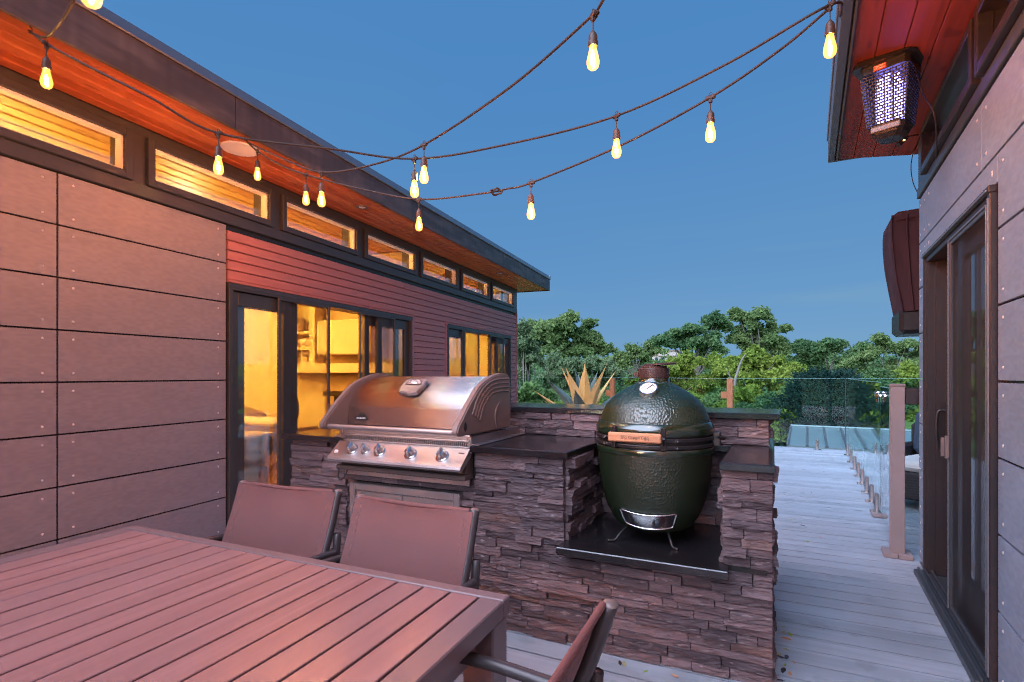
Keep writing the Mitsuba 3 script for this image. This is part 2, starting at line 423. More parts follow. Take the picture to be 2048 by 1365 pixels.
# cladding panels
ps = [-7.2, -4.8, -3.58, -1.16, -.004]
for j in range(8):
    z0, z1 = .004 + j * .3085, .004 + (j + 1) * .3085 - .010
    for a, b in zip(ps[:-1], ps[1:]):
        pk = part(house, "cladding_panel", LH(cbox(-.012, 0, a + .005, b - .005, z0, z1, .0015)), "mat_panel")
        rv = []
        for y in (a + .082, b - .075):
            for z in (z0 + .048, z1 - .048):
                rv.append(swz(mv(lathe([(0.0001, .004), (.004, .0035), (.007, .001), (.0075, 0)], 10), (z, y, 0)), (2, 1, 0)))
        part(pk, "rivet", LH(cat(rv)), "mat_rivet", smooth=40, kind="stuff")
# red lap siding
def lap(y0, y1, z0, h=.0785):
    v = np.array([[-.018, y, z] for y in (y0, y1) for z in (z0, z0 + h)] + [[.012, y, z0 + .002] for y in (y0, y1)] + [[.002, y, z0 + h] for y in (y0, y1)] + [[.010, y, z0 - .004] for y in (y0, y1)], float)
    pts = [[.004, z0 + .001], [.010, z0 + .005], [.009, z0 + h - .009], [.003, z0 + h - .005], [-.016, z0 + h - .005], [-.016, z0 + .001]]
    m = extr(Polygon(pts), y1 - y0)
    return swz((m[0] + [0, 0, y0], m[1]), (0, 2, 1))
zrow = np.arange(HEAD + .045, PTOP - .02, .0785)
cuts = [(0.004, 2.2), (2.204, 4.6), (4.604, TEND - .035)]
for i, z in enumerate(zrow[:-1] if zrow[-1] + .0785 > PTOP + .03 else zrow):
    for j, (a, b) in enumerate(cuts):
        sft = .37 * ((i * 2) % 3 - 1)
        a2, b2 = (a if j == 0 else a + sft), (b if j == 2 else b + sft)
        part(house, "siding_board", LH(lap(a2, b2 - .003, z, min(.0785, PTOP - z))), "mat_siding")
for i in range(25):
    z = HEAD + .045 - .0785 * (i + 1)
    part(house, "siding_board", LH(lap(D1[1] + .045, D2[0] - .045, z)), "mat_siding")
    part(house, "siding_board", LH(lap(D2[1] + .03, TEND - .035, z)), "mat_siding")
part(house, "corner_trim", LH(cbox(-.05, .02, TEND - .033, TEND + .006, -.2, PTOP, .003)), "mat_siding", label="red corner board at the far end of the wall")
for y0, y1 in ((D1[1] + .006, D1[1] + .043), (D2[0] - .043, D2[0] - .006)):
    part(house, "door_trim", LH(cbox(-.02, .020, y0, y1, -.05, HEAD + .03, .003)), "mat_siding")
part(house, "head_flashing", LH(cat([cbox(-.02, .022, 0.0, D1[1] + .045, HEAD + .022, HEAD + .042, .002), cbox(-.02, .022, D2[0] - .045, D2[1] + .03, HEAD + .022, HEAD + .042, .002)])), "mat_siding")
# roof, fascia, soffit
roof = part(house, "roof", LH(cat([box(-6.9, .56, -7.8, TEND + .22, 3.04, 3.18), box(-6.9, -.2, -7.8, TEND + .22, 2.99, 3.04)])), "mat_fascia")
for k in range(6):
    y0 = -7.8 + k * 2.45
    part(roof, "fascia", LH(cat([cbox(.575, .600, y0, min(y0 + 2.446, TEND + .26), SOF - .012, 3.145, .003)])), "mat_fascia")
    fl = extr(Polygon([(.600, 3.146), (.612, 3.142), (.616, 3.150), (.585, 3.225), (.30, 3.232), (.30, 3.222), (.577, 3.215)]), min(y0 + 2.449, TEND + .265) - y0)
    part(roof, "flashing", LH(swz((fl[0] + [0, 0, y0], fl[1]), (0, 2, 1))), "mat_flashing")
part(roof, "fascia", LH(cbox(-6.9, .600, TEND + .262, TEND + .285, SOF - .012, 3.145, .003)), "mat_fascia")
part(roof, "flashing", LH(cbox(-6.9, .612, TEND + .24, TEND + .297, 3.147, 3.222, .003)), "mat_flashing")
for i in range(6):
    x0 = .022 + i * .0925
    for y0, y1 in ((-7.8, -3.1), (-3.1, .9 + .5 * (i % 3)), (.9 + .5 * (i % 3), 4.4 - .4 * (i % 2)), (4.4 - .4 * (i % 2), TEND + .26)):
        part(roof, "soffit_board", LH(cbox(x0, x0 + .0885, y0, y1 - .002, SOF + .001 * (i % 2), SOF + .02, .006)), "mat_cedar")
for i in range(6):                       # the overhang past the end wall
    part(roof, "soffit_board", LH(cbox(-6.4, .02, TEND + .005 + i * .043, TEND + .046 + i * .043, SOF, SOF + .02, .005)), "mat_cedar")
part(roof, "soffit_speaker", LH(mv(lathe([(.0001, -.010), (.10, -.010), (.124, -.008), (.131, 0), (.131, .01)], 40), (.352, -.19, SOF - .002))), "mat_white", smooth=40, label="round white speaker set in the soffit")
for y in (1.256, 4.92):
    rl = part(roof, "recessed_light", LH(mv(lathe([(.034, -.002), (.040, -.007), (.060, -.006), (.064, 0), (.064, .01)], 28), (.35, y, SOF - .002))), "mat_cast", smooth=40)
    part(rl, "lens", LH(mv(lathe([(.0001, .006), (.034, .004)], 20), (.35, y, SOF - .008))), "mat_white")


# sliding doors
def sliding_door(F, y0, y1, head, name="sliding_door", glass="mat_pane"):
    d = part(house, name, F(cat([ring(-.16, .025, y0 + .004, y1 - .004, -.02, head, .035, .003, .02), cbox(-.16, .030, y0, y1, head - .02, head + .018, .003)])), "mat_frame")
    L = y1 - y0
    def leaf(a, b, x, nm="leaf_frame", st=.085, top=.11, bot=.22):
        part(d, nm, F(cat([cbox(x - .02, x + .02, a, a + st, .02, head - .04, .004), cbox(x - .02, x + .02, b - st, b, .02, head - .04, .004), cbox(x - .02, x + .02, a + st, b - st, head - .04 - top, head - .04, .004), cbox(x - .02, x + .02, a + st, b - st, .02, .02 + bot, .004)])), "mat_frame")
        part(d, "pane", F(box(x - .003, x + .003, a + st, b - st, .02 + bot, head - .04 - top)), glass)
    q = L / 4
    leaf(y0 + .036, y0 + q + .01, -.035)
    leaf(y1 - q - .01, y1 - .036, -.035)
    leaf(y0 + .20 * q + .02, y0 + 1.24 * q, -.10)
    leaf(y1 - 1.24 * q, y1 - .20 * q - .02, -.10)
    for a, b in ((y0 + .75 * q, y0 + 1.73 * q), (y1 - 1.57 * q, y1 - .56 * q)):
        part(d, "screen_frame", F(ring(.0, .022, a, b, .02, head - .025, .028, .003)), "mat_frame", label="slim frame of the insect screen")
        part(d, "screen_mesh", F(box(.010, .0105, a + .028, b - .028, .05, head - .053)), "mat_screen")
    yh = y0 + 1.24 * q - .045
    part(d, "handle", F(swz(tube(spline([(0, 0, .86), (.035, 0, .875), (.045, 0, .96), (.035, 0, 1.045), (0, 0, 1.06)]) + [-.078, yh, 0], .008, 8), (0, 1, 2))), "mat_frame_brown", smooth=True)
    part(d, "latch", F(cbox(.020, .04, y0 + 1.73 * q - .05, y0 + 1.73 * q - .012, .86, .99, .006)), "mat_cast", label="grey latch plate on the screen frame")
    return d
sliding_door(LH, *D1, HEAD)
sliding_door(LH, *D2, HEAD)
# ---- the rooms behind
part(house, "floor", LH(box(-6.6, -.16, -7.6, TEND - .2, -.06, -.012)), "mat_floor_dark")
PART_T = 3.2
part(house, "partition", LH(cat([box(-6.6, -.24, PART_T, PART_T + .12, -.01, 2.948), box(-6.6, -.24, -7.59, -7.57, 0, 2.948), box(-6.59, -6.57, -7.6, TEND - .21, 0, 2.948), box(-6.57, -.24, TEND - .23, TEND - .21, 0, 2.948), box(-.238, -.222, -7.5, 0, 0, 2.47), box(-.238, -.222, 0, PART_T, 2.03, 2.47), box(-.238, -.222, 2.78, 3.66, 0, 2.03)])), "mat_plaster")
for i in range(48):
    x1_ = -.245 - i * .132
    for y0, y1 in ((-7.55, -2.6 + .5 * (i % 3)), (-2.6 + .5 * (i % 3), PART_T - .005), (PART_T + .125, TEND - .24)):
        part(house, "ceiling_board", LH(cbox(x1_ - .124, x1_, y0, y1 - .004, 2.95, 2.985, .006)), "mat_ceiling_wood")
# built-in shelves, fireplace on the partition wall (x = distance into the room is negative)
sh = part(house, "built_in_shelf", LH(cat([cbox(-2.14, -1.72, PART_T - .32, PART_T - .002, z, z + .035, .003) for z in (1.63, 1.86)] + [cbox(-2.17, -2.14, PART_T - .34, PART_T - .002, 1.40, 2.36, .003), cbox(-2.17, -1.62, PART_T - .36, PART_T - .002, 2.36, 2.47, .004), cbox(-1.72, -1.62, PART_T - .36, PART_T - .002, 1.40, 2.36, .004)])), "mat_plaster")
mt = part(house, "mantel", LH(cbox(-2.30, -.30, PART_T - .40, PART_T - .002, 1.30, 1.43, .004)), "mat_plaster")
part(house, "fireplace_surround", LH(cat([cbox(-1.60, -.30, PART_T - .16, PART_T - .003, 1.432, 2.94, .004), box(-1.62, -.30, PART_T - .15, PART_T - .003, .02, 1.298)])), "mat_stone_tile")
part(house, "chimney_hood", LH(cbox(-1.50, -.62, PART_T - .46, PART_T - .162, 1.55, 2.02, .01)), "mat_plaster")
part(house, "firebox", LH(cat([cbox(-1.45, -.45, PART_T - .40, PART_T - .152, .98, 1.04, .004), box(-1.40, -.45, PART_T - .22, PART_T - .155, .3, .98)])), "mat_black")


def interior_thing(name, label, cat_, pieces, group=None):
    k = thing(name, label, cat_, group)
    for nm, m, mt_, sm in pieces:
        part(k, nm, m, mt_, sm)
    return k


def pframe(x, z, w, h, y, lean=0):
    outer = swz(ring(-.012, .012, x - w / 2, x + w / 2, z, z + h, .025, .003), (1, 0, 2))
    pic = box(x - w / 2 + .025, x + w / 2 - .025, -.004, .004, z + .025, z + h - .025)
    return LH(mv(outer, (0, y, 0))), LH(mv(pic, (0, y - .002, 0)))
for x, z, w, h, fm, lb in ((-2.0, 1.897, .17, .20, "mat_iron", "dark photo frame on the upper shelf, left of the small one"), (-1.81, 1.897, .14, .13, "mat_iron", "small dark photo frame on the upper shelf beside the wooden upright"), (-1.88, 1.437, .20, .26, "mat_white", "pale framed photo standing on the mantel below the shelves")):
    a, b = pframe(x, z, w, h, PART_T - .22)
    interior_thing("picture_frame", lb, "picture frame", [("frame", a, fm, False), ("picture", b, "mat_photo_dark", False)], None)
bowl = LH(mv(lathe([(.0001, .0), (.05, .0), (.11, .03), (.145, .08), (.12, .115), (.06, .13), (.0001, .135)], 28), (-1.87, PART_T - .2, 1.667)))
interior_thing("vase", "round pale vase on the lower shelf behind the open door", "vase", [("body", bowl, "mat_white", True)])
def sofa(x0, x1, y0, y1):
    k = thing("sofa", "long low sofa with a pale back seen through the open sliding door", "sofa")
    part(k, "base", LH(cbox(x0, x1, y0, y1, .06, .42, .03)), "mat_sofa")
    part(k, "backrest", LH(cbox(x0, x1, y0, y0 + .18, .42, .68, .03)), "mat_sofa")
    part(k, "throw", LH(cbox(x0 - .01, x1 + .01, y0 - .012, y0 + .19, .68, .775, .03)), "mat_white")
    part(k, "arm", LH(cbox(x0, x0 + .18, y0 + .18, y1, .42, .62, .05)), "mat_sofa")
    part(k, "arm", LH(cbox(x1 - .18, x1, y0 + .18, y1, .42, .62, .05)), "mat_sofa")
    part(k, "seat_cushion", LH(cbox(x0 + .18, x1 - .18, y0 + .18, y1, .42, .52, .04)), "mat_sofa")
sofa(-3.6, -1.05, 1.55, 2.35)
pl = rotm(cbox(-.22, .22, -.07, .07, 0, .36, .06), [1, 0, 0], -18)
interior_thing("pillow", "olive green pillow propped on the sofa back", "pillow", [("cover", LH(mv(pl, (-2.75, 1.83, .55))), "mat_cushion", 60)])
pl = rotm(cbox(-.2, .2, -.06, .06, 0, .33, .06), [0, 1, 0], 12)
interior_thing("pillow", "grey pillow at the right end of the sofa", "pillow", [("cover", LH(mv(pl, (-1.75, 1.85, .53))), "mat_sofa", 60)])
ac = thing("armchair", "small rounded yellow armchair just inside the glass door", "armchair")
part(ac, "seat", LH(mv(lathe([(.0001, .2), (.26, .2), (.28, .3), (.26, .42), (.0001, .44)], 24), (-1.05, .95, 0))), "mat_cushion", smooth=60)
bk = []
for q in np.linspace(-2.4, .8, 22): bk.append((-1.05 + .28 * math.cos(q + 1.6), .95 + .28 * math.sin(q + 1.6), .55))
part(ac, "backrest", LH(cat([tube(np.array(bk) + [0, 0, dz], .055, 8) for dz in (-.12, -.03, .06)])), "mat_cushion", smooth=True)
part(ac, "leg", LH(cat([tube([(-1.05 + dx, .95 + dy, 0), (-1.05 + dx * .8, .95 + dy * .8, .22)], .012, 6) for dx, dy in ((.2, .2), (-.2, .2), (.2, -.2), (-.2, -.2))])), "mat_black")
cbx = thing("cardboard_box", "cardboard box standing on the dark floor beside the armchair", "box")
part(cbx, "carton", LH(cbox(-.95, -.60, 1.15, 1.50, .0, .40, .004)), "mat_cardboard")
part(cbx, "flap", LH(rotm(cbox(-.95, -.60, 1.02, 1.15, .398, .403, .001), [1, 0, 0], 25, (0, 1.15, .4))), "mat_cardboard")
part(cbx, "tape", LH(box(-.80, -.75, 1.148, 1.15, .02, .39)), "mat_sofa")
ct = thing("coffee_table", "low pale side table by the sofa behind the grill", "table")
part(ct, "top", LH(cbox(-1.45, -.95, 1.15, 1.45, .60, .635, .004)), "mat_white")
for dx, dy in ((-1.41, 1.19), (-.99, 1.19), (-1.41, 1.41), (-.99, 1.41)): part(ct, "leg", LH(cbox(dx - .015, dx + .015, dy - .015, dy + .015, 0, .60, .002)), "mat_iron")
fan = thing("ceiling_fan", "dark ceiling fan under the wooden ceiling of the living room", "fan")
part(fan, "motor", LH(mv(lathe([(.0001, -.10), (.06, -.10), (.10, -.05), (.10, .0), (.03, .03), (.02, .28), (.0001, .28)], 20), (-1.9, 2.3, 2.67))), "mat_iron", smooth=40)
for q in range(5):
    bl = rotm(cbox(.08, .62, -.055, .055, -.004, .004, .002), [1, 0, 0], 10)
    part(fan, "blade", LH(mv(rotm(bl, [0, 0, 1], 72 * q + 20), (-1.9, 2.3, 2.62))), "mat_iron")
part(house, "wall_plaque", LH(mv(swz(ring(-.012, .0, -1.95, -1.62, 1.30, 1.62, .05, .003), (1, 0, 2)), (0, TEND - .232, 0))), "mat_white")
# lit pendants (the rooms are lit in the photograph)
for x, y in ((-1.6, -.9), (-3.9, .7), (-3.9, -2.6), (-1.6, -4.4), (-1.9, 1.1), (-1.7, 4.5), (-3.8, 5.5)):
    k = thing("pendant_lamp", "lit glowing globe pendant inside the house", "lamp", "globe pendants lighting the rooms of the house")
    part(k, "globe", LH(mv(lathe([(.0001, -.11), (.05, -.098), (.095, -.055), (.11, 0), (.095, .055), (.05, .098), (.0001, .11)], 20), (x, y, 2.55))), "mat_white", smooth=True, emitter=lamp(540, 215, 34, 1.4))
    part(k, "cord", LH(tube([(x, y, 2.66), (x, y, 2.95)], .006, 6)), "mat_black")

# ================================================================== GUEST HOUSE (right): x = into the wall, y = away from the camera
RH = Frame(2.786, 3.618, 29.3)
gh = thing("guest_house", "grey panelled building on the right with a sliding screen door and a red cedar soffit", "house")
GD0, GD1, GHEAD = -1.715, -.285, 2.015
PT2 = 2.476
part(gh, "wall", RH(cat([box(.02, .2, -6.5, GD0, -.3, PT2), box(.02, .2, GD1, 0, -.3, PT2), box(.02, .2, GD0, GD1, GHEAD + .02, PT2), box(.2, 5, -.22, -.02, -.3, 3.0), box(4.8, 5, -6.5, -.2, -.3, 3), box(.2, 4.8, -6.5, -6.3, -.3, 3), box(.2, 4.8, -6.3, -.2, -.05, -.01)])), "mat_black")
vs = [-6.4, -3.98, GD0 - .02, GD1 + .018, 0.0]
for j in range(9):
    z0, z1 = .036 + (j - 1) * .305, .036 + j * .305 - .010
    z0 = max(z0, .002)
    if z1 > PT2: z1 = PT2
    if z1 - z0 < .02: continue
    segs = [(-6.4, -3.98), (-3.98, GD0 - .012), (GD1 + .01, 0.0)] if z1 <= GHEAD + .03 else ([(-6.4, -3.98), (-3.98, GD0 - .012), (GD0 - .012, GD1 + .01), (GD1 + .01, 0.0)] if z0 < GHEAD else [(-6.4, -3.94), (-3.94, -1.50), (-1.50, GD1 + .01), (GD1 + .01, 0.0)])
    for a, b in segs:
        zz0 = z0
        if a >= GD0 - .02 and b <= GD1 + .02 and z0 < GHEAD + .03: zz0 = GHEAD + .035
        if z1 - zz0 < .03: continue
        pk = part(gh, "cladding_panel", RH(cbox(0, .014, a + .004, b - .004, zz0, z1, .0015)), "mat_panel_grey")
        rv = []
        for y in (a + .07, b - .07):
            for z in (zz0 + .05, z1 - .05):
                rv.append(swz(mv(lathe([(0.0001, .004), (.004, .0035), (.007, .001), (.0075, 0)], 10), (z, y, 0)), (2, 1, 0), (-1, 1, 1)))
        part(pk, "rivet", RH(cat(rv)), "mat_rivet", smooth=40, kind="stuff")
# end wall cladding
for j in range(9):
    z0, z1 = max(.002, .036 + (j - 1) * .305), min(PT2, .036 + j * .305 - .010)
    part(gh, "cladding_panel", RH(cbox(.016, 2.4, -.014, 0, z0, z1, .0015)), "mat_panel_grey")
# clerestory of the guest house
WB2, WT2 = 2.545, 2.845
gband = [cbox(-.012, .2, -6.5, .0, PT2 + .002, WB2, .004), box(-.006, .2, -6.5, 0, WT2, 2.90), box(.2, 5, -.2, -.0, PT2, 2.95)]
gw = [(-1.515, -.30), (-2.80, -1.565), (-4.07, -2.84), (-5.3, -4.1)]
ed_ = sorted([-6.5, 0.0] + [x for w in gw for x in w])
for i in range(0, len(ed_), 2):
    gband.append(box(-.004, .2, ed_[i], ed_[i + 1], WB2, WT2))
part(gh, "clerestory_band", RH(cat(gband)), "mat_frame")
for a, b in gw:
    wk = part(gh, "window", RH(ring(-.040, .06, a + .002, b - .002, WB2 + .003, WT2 - .002, .045)), "mat_frame_brown")
    part(wk, "pane", RH(box(.012, .018, a + .047, b - .047, WB2 + .05, WT2 - .05)), "mat_pane")
    part(wk, "blind", RH(cat([cbox(.10, .104, a + .03, b - .03, WB2 + .03 + .02 * q, WB2 + .045 + .02 * q, .001) for q in range(13)])), "mat_sofa")
# roof with a soffit that rises outwards
GS = lambda x: 2.865 - .13 * x
groof = part(gh, "roof", RH((np.array([[x, y, (GS(x) if x < 0 else GS(0)) + dz] for x in (-.50, 0.0, 5.2) for y in (-6.6, .24) for dz in (.024, .20)]), np.array([[0, 2, 3], [0, 3, 1], [0, 4, 6], [0, 6, 2], [4, 8, 10], [4, 10, 6], [1, 3, 7], [1, 7, 5], [5, 7, 11], [5, 11, 9], [0, 1, 5], [0, 5, 4], [4, 5, 9], [4, 9, 8], [2, 6, 7], [2, 7, 3], [6, 10, 11], [6, 11, 7], [8, 9, 11], [8, 11, 10]]))), "mat_fascia")
for i in range(4):
    x1 = -.008 - i * .118
    x0 = x1 - .1165
    for y0, y1 in ((-6.6, -2.9), (-2.9, .235)):
        m = cbox(x0, x1, y0, y1 - .002, 0, .02, .004)
        v = m[0].copy(); v[:, 2] += GS(v[:, 0])
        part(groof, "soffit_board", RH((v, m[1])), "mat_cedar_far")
for i in range(16):                      # gable end soffit past the corner
    m = cbox(.0 + i * .118, .1165 + i * .118, .004, .235, 2.865, 2.885, .004)
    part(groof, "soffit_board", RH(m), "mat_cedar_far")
part(groof, "fascia", RH(cat([cbox(-.528, -.484, -6.6, .258, GS(-.5) - .012, GS(-.5) + .225, .004), cbox(-.478, -.466, -6.6, .236, GS(-.48) - .020, GS(-.48) + .01, .003)])), "mat_frame")
m = cbox(-.527, 5, .240, .262, -.014, .215, .003)
v = m[0].copy(); v[:, 2] += np.where(v[:, 0] < 0, GS(v[:, 0]), GS(0))
part(groof, "fascia", RH((v, m[1])), "mat_frame")
part(groof, "drip_edge", RH(cat([cbox(-.536, -.528, -6.6, .27, GS(-.5) + .16, GS(-.5) + .235, .002)])), "mat_flashing")
# sliding screen door
gd = part(gh, "sliding_door", RH(cat([cbox(-.022, .16, GD0, GD0 + .036, -.0, GHEAD, .003), cbox(-.022, .16, GD1 - .036, GD1, .0, GHEAD, .003), cbox(-.026, .16, GD0, GD1, GHEAD, GHEAD + .030, .003), cbox(-.012, .16, GD0 + .036, GD1 - .036, GHEAD - .03, GHEAD, .003)])), "mat_frame_brown")
part(gd, "threshold", RH(cat([cbox(-.07, .16, GD0, GD1, .0, .030, .004), cbox(-.050, -.040, GD0, GD1, .030, .046, .002), cbox(-.022, -.012, GD0, GD1, .030, .050, .002), cbox(.010, .02, GD0, GD1, .030, .054, .002)])), "mat_frame")
for a, b, x in ((GD0 + .04, GD0 + .76, .045), (-.93, -.36, .105)):
    part(gd, "leaf_frame", RH(ring(x - .02, x + .02, a, b, .04, GHEAD - .04, .10, .004, .22)), "mat_frame_brown")
    part(gd, "pane", RH(box(x - .003, x + .003, a + .1, b - .1, .26, GHEAD - .14)), "mat_pane")
part(gd, "jamb", RH(cat([cbox(-.010, .10, GD1 - .060, GD1 - .037, .03, GHEAD - .03, .003), cbox(.03, .16, GD1 - .085, GD1 - .061, .03, GHEAD - .03, .003)])), "mat_frame_brown")
part(gd, "screen_frame", RH(ring(-.020, .0, GD0 + .037, -.992, .052, GHEAD - .032, .032, .003)), "mat_frame", label="dark slim frame of the closed insect screen")
part(gd, "screen_mesh", RH(box(-.010, -.0095, GD0 + .069, -1.024, .08, GHEAD - .064)), "mat_screen")
part(gd, "weather_strip", RH(cat([cbox(-.028, -.021, GD0 + .008, GD0 + .016, .05, GHEAD - .02, .001), cbox(-.034, -.0265, GD0 + .01, GD1 - .01, GHEAD + .004, GHEAD + .014, .002), cbox(-.026, -.0205, -1.000, -.993, .06, GHEAD - .04, .001), cbox(-.026, -.0205, GD0 + .040, GD0 + .047, .06, GHEAD - .04, .001), cbox(-.026, -.0205, GD0 + .05, -1.002, GHEAD - .045, GHEAD - .036, .002)])), "mat_flashing", label="thin added strips imitating sky glints along the screen frame")  # added strips imitate sky reflected along the frame edges
part(gd, "screen_handle", RH(cat([cbox(-.040, -.020, -1.018, -1.003, .84, .96, .004), cbox(-.056, -.040, -1.018, -1.003, .85, .95, .004)])), "mat_cast", label="grey pull handle on the screen")
part(gd, "handle", RH(cat([cbox(.068, .086, -.432, -.400, .80, 1.10, .005), tube(spline([(.07, -.416, .84), (.03, -.416, .86), (.03, -.416, 1.04), (.07, -.416, 1.06)], 5), .009, 8)])), "mat_black")
part(gh, "room", RH(cat([box(2.6, 2.62, -6.2, -.22, 0, 2.9), box(.2, 2.6, -.24, -.22, 0, 2.9), box(.2, 2.62, -6.3, -.2, 2.88, 2.9)])), "mat_sofa")
gl = thing("pendant_lamp", "dim lit globe pendant inside the guest house behind the open door", "lamp")
part(gl, "globe", RH(mv(lathe([(.0001, -.08), (.06, -.05), (.08, 0), (.06, .05), (.0001, .08)], 16), (1.6, -.9, 2.3))), "mat_white", smooth=True, emitter=lamp(24, 9, 2.0))
part(gl, "cord", RH(tube([(1.6, -.9, 2.38), (1.6, -.9, 2.88)], .006, 6)), "mat_black")

# ================================================================== DECK
DK = Frame(0, 0, 25.0)
lw = [LH.w(0.0, t) for t in (-9, TEND)]
far_l = LH.w(-3.0, TEND)
E0, Ed = np.array([5.42, 8.86]), np.array([-.874, .486])
pts = [lw[0][:2], lw[1][:2], far_l[:2] + np.array([.2, 2.5]), E0 + Ed * 7.6, E0 - Ed * 5.0, RH.w(5, 0.0)[:2], RH.w(0, 0)[:2], RH.w(0, -8)[:2]]
deck_poly = Polygon(pts).buffer(0)
deck = struct("deck")
def dk2(p): return np.array([p @ DK.er[:2], p @ DK.ed[:2]])
dp = Polygon([dk2(np.array(p)) for p in deck_poly.exterior.coords])
pitch = .140
jj = 0
border = []
y = -4.2
while y < 13:
    strip = dp.intersection(sbox(-30, y + .0058, 30, y + pitch - .0058))
    for g in getattr(strip, "geoms", [strip]):
        if g.is_empty or g.area < .003: continue
        x0, _, x1, _ = g.bounds
        cut = sorted({1.15 + .0 * jj if jj % 2 == 0 and y > 2.4 else -1.9, 1.30 if (jj % 2 and y > 2.4) else 2.2 + .3 * (jj % 3), -3.4})
        xs = [x0] + [c for c in cut if x0 + .3 < c < x1 - .3] + [x1]
        if jj in (44,): xs = [x0, x1]
        for a, b in zip(xs[:-1], xs[1:]):
            pc = g.intersection(sbox(a + .0012, y - 1, b - .0012, y + 1))
            for q in getattr(pc, "geoms", [pc]):
                if q.is_empty or q.area < .003: continue
                dz = rng.uniform(-.0008, .0008)
                top_ = extr(q.simplify(.0005), .0055)
                ms_ = [(top_[0] + [0, 0, -.0055 + dz], top_[1])]
                core_ = q.buffer(-.011, join_style=2)
                if not core_.is_empty and core_.geom_type == "Polygon":      # grooved edges: the core stands back under the cap
                    cm_ = extr(core_, .040)
                    ms_.append((cm_[0] + [0, 0, -.0456 + dz], cm_[1]))
                m = cat(ms_)
                vv = m[0]
                part(deck, "board", DK((vv, m[1])), "mat_deck")
    jj += 1
    y += pitch
part(deck, "joist_bed", (lambda m: (m[0] + [0, 0, -.06], m[1]))(extr(deck_poly, .012)), "mat_black")  # black sheet paints the shade seen through the board gaps
eb = Frame(*(E0), 0)
rim = [np.array([*(E0 + Ed * s), 0]) for s in (-4.9, 7.5)]
nrm = np.array([.486, .874, 0])
rv = []
for o0, o1, z0, z1 in ((.0, .09, -.02, .006), (.09, .12, -.30, .003)):
    rv.append((np.array([rim[0] + nrm * o0 + [0, 0, z0], rim[0] + nrm * o1 + [0, 0, z0], rim[1] + nrm * o0 + [0, 0, z0], rim[1] + nrm * o1 + [0, 0, z0], rim[0] + nrm * o0 + [0, 0, z1], rim[0] + nrm * o1 + [0, 0, z1], rim[1] + nrm * o0 + [0, 0, z1], rim[1] + nrm * o1 + [0, 0, z1]]), np.array([[0, 2, 3], [0, 3, 1], [4, 5, 7], [4, 7, 6], [0, 1, 5], [0, 5, 4], [2, 6, 7], [2, 7, 3], [0, 4, 6], [0, 6, 2], [1, 3, 7], [1, 7, 5]])))
part(deck, "rim_board", cat(rv), "mat_deck", label="pale border board along the far edge of the deck")

# ================================================================== KITCHEN ISLAND: x to the right along the front, y = depth
K = Frame(.2585, 2.475, 25.0)
isl = thing("kitchen_island", "dark stacked stone outdoor kitchen island with black granite counters and a raised bar wall", "outdoor kitchen")
CT = .915


def stone_mesh(L, H, D, amp=.009):
    nx, nz = max(3, min(11, int(L / .026))), 5
    xs, zs = np.linspace(0, L, nx), np.linspace(0, H, nz)
    X, Z = np.meshgrid(xs, zs, indexing="ij")
    s = rng.uniform(0, 99, 3)
    n = meshkit.fbm(np.stack([X * 9 + s[0], Z * 30 + s[1], X * 0 + s[2]], -1), 3, 5) - .5
    ridge = meshkit.noise(np.stack([X * 6 + s[1], Z * 20 + X * 12 + s[0], X * 0], -1), 9)
    tilt = rng.uniform(-.12, .12) * (Z - H / 2) + rng.uniform(-.03, .03) * (X - L / 2)
    Yf = -(D + n * amp * 2.2 + (ridge > .62) * amp * .7 + tilt)
    e = rng.uniform(0, .0022, X.shape)
    X = X.copy(); Z = Z.copy()
    X[0] += e[0]; X[-1] -= e[-1]; Z[:, 0] += e[:, 0] * .6; Z[:, -1] -= e[:, -1] * .9
    Yf[:, 0] += rng.uniform(-.002, .004); Yf[:, -1] += rng.uniform(-.003, .002)
    v = np.stack([X, Yf, Z], -1).reshape(-1, 3)
    f = []
    for i in range(nx - 1):
        for j in range(nz - 1):
            a = i * nz + j
            f += [[a, a + nz, a + nz + 1], [a, a + nz + 1, a + 1]]
    loop = [i * nz for i in range(nx)] + [(nx - 1) * nz + j for j in range(1, nz)] + [i * nz + nz - 1 for i in range(nx - 2, -1, -1)] + [j for j in range(nz - 2, 0, -1)]
    bk = v[loop].copy(); bk[:, 1] = .0
    k, m = len(v), len(loop)
    v = np.vstack([v, bk])
    for i in range(m):
        a, b = loop[i], loop[(i + 1) % m]
        f += [[a, k + i, k + (i + 1) % m], [a, k + (i + 1) % m, b]]
    return v, np.array(f)


stuff_stones = {0: [], 1: [], 2: [], 3: []}
NST = [0]


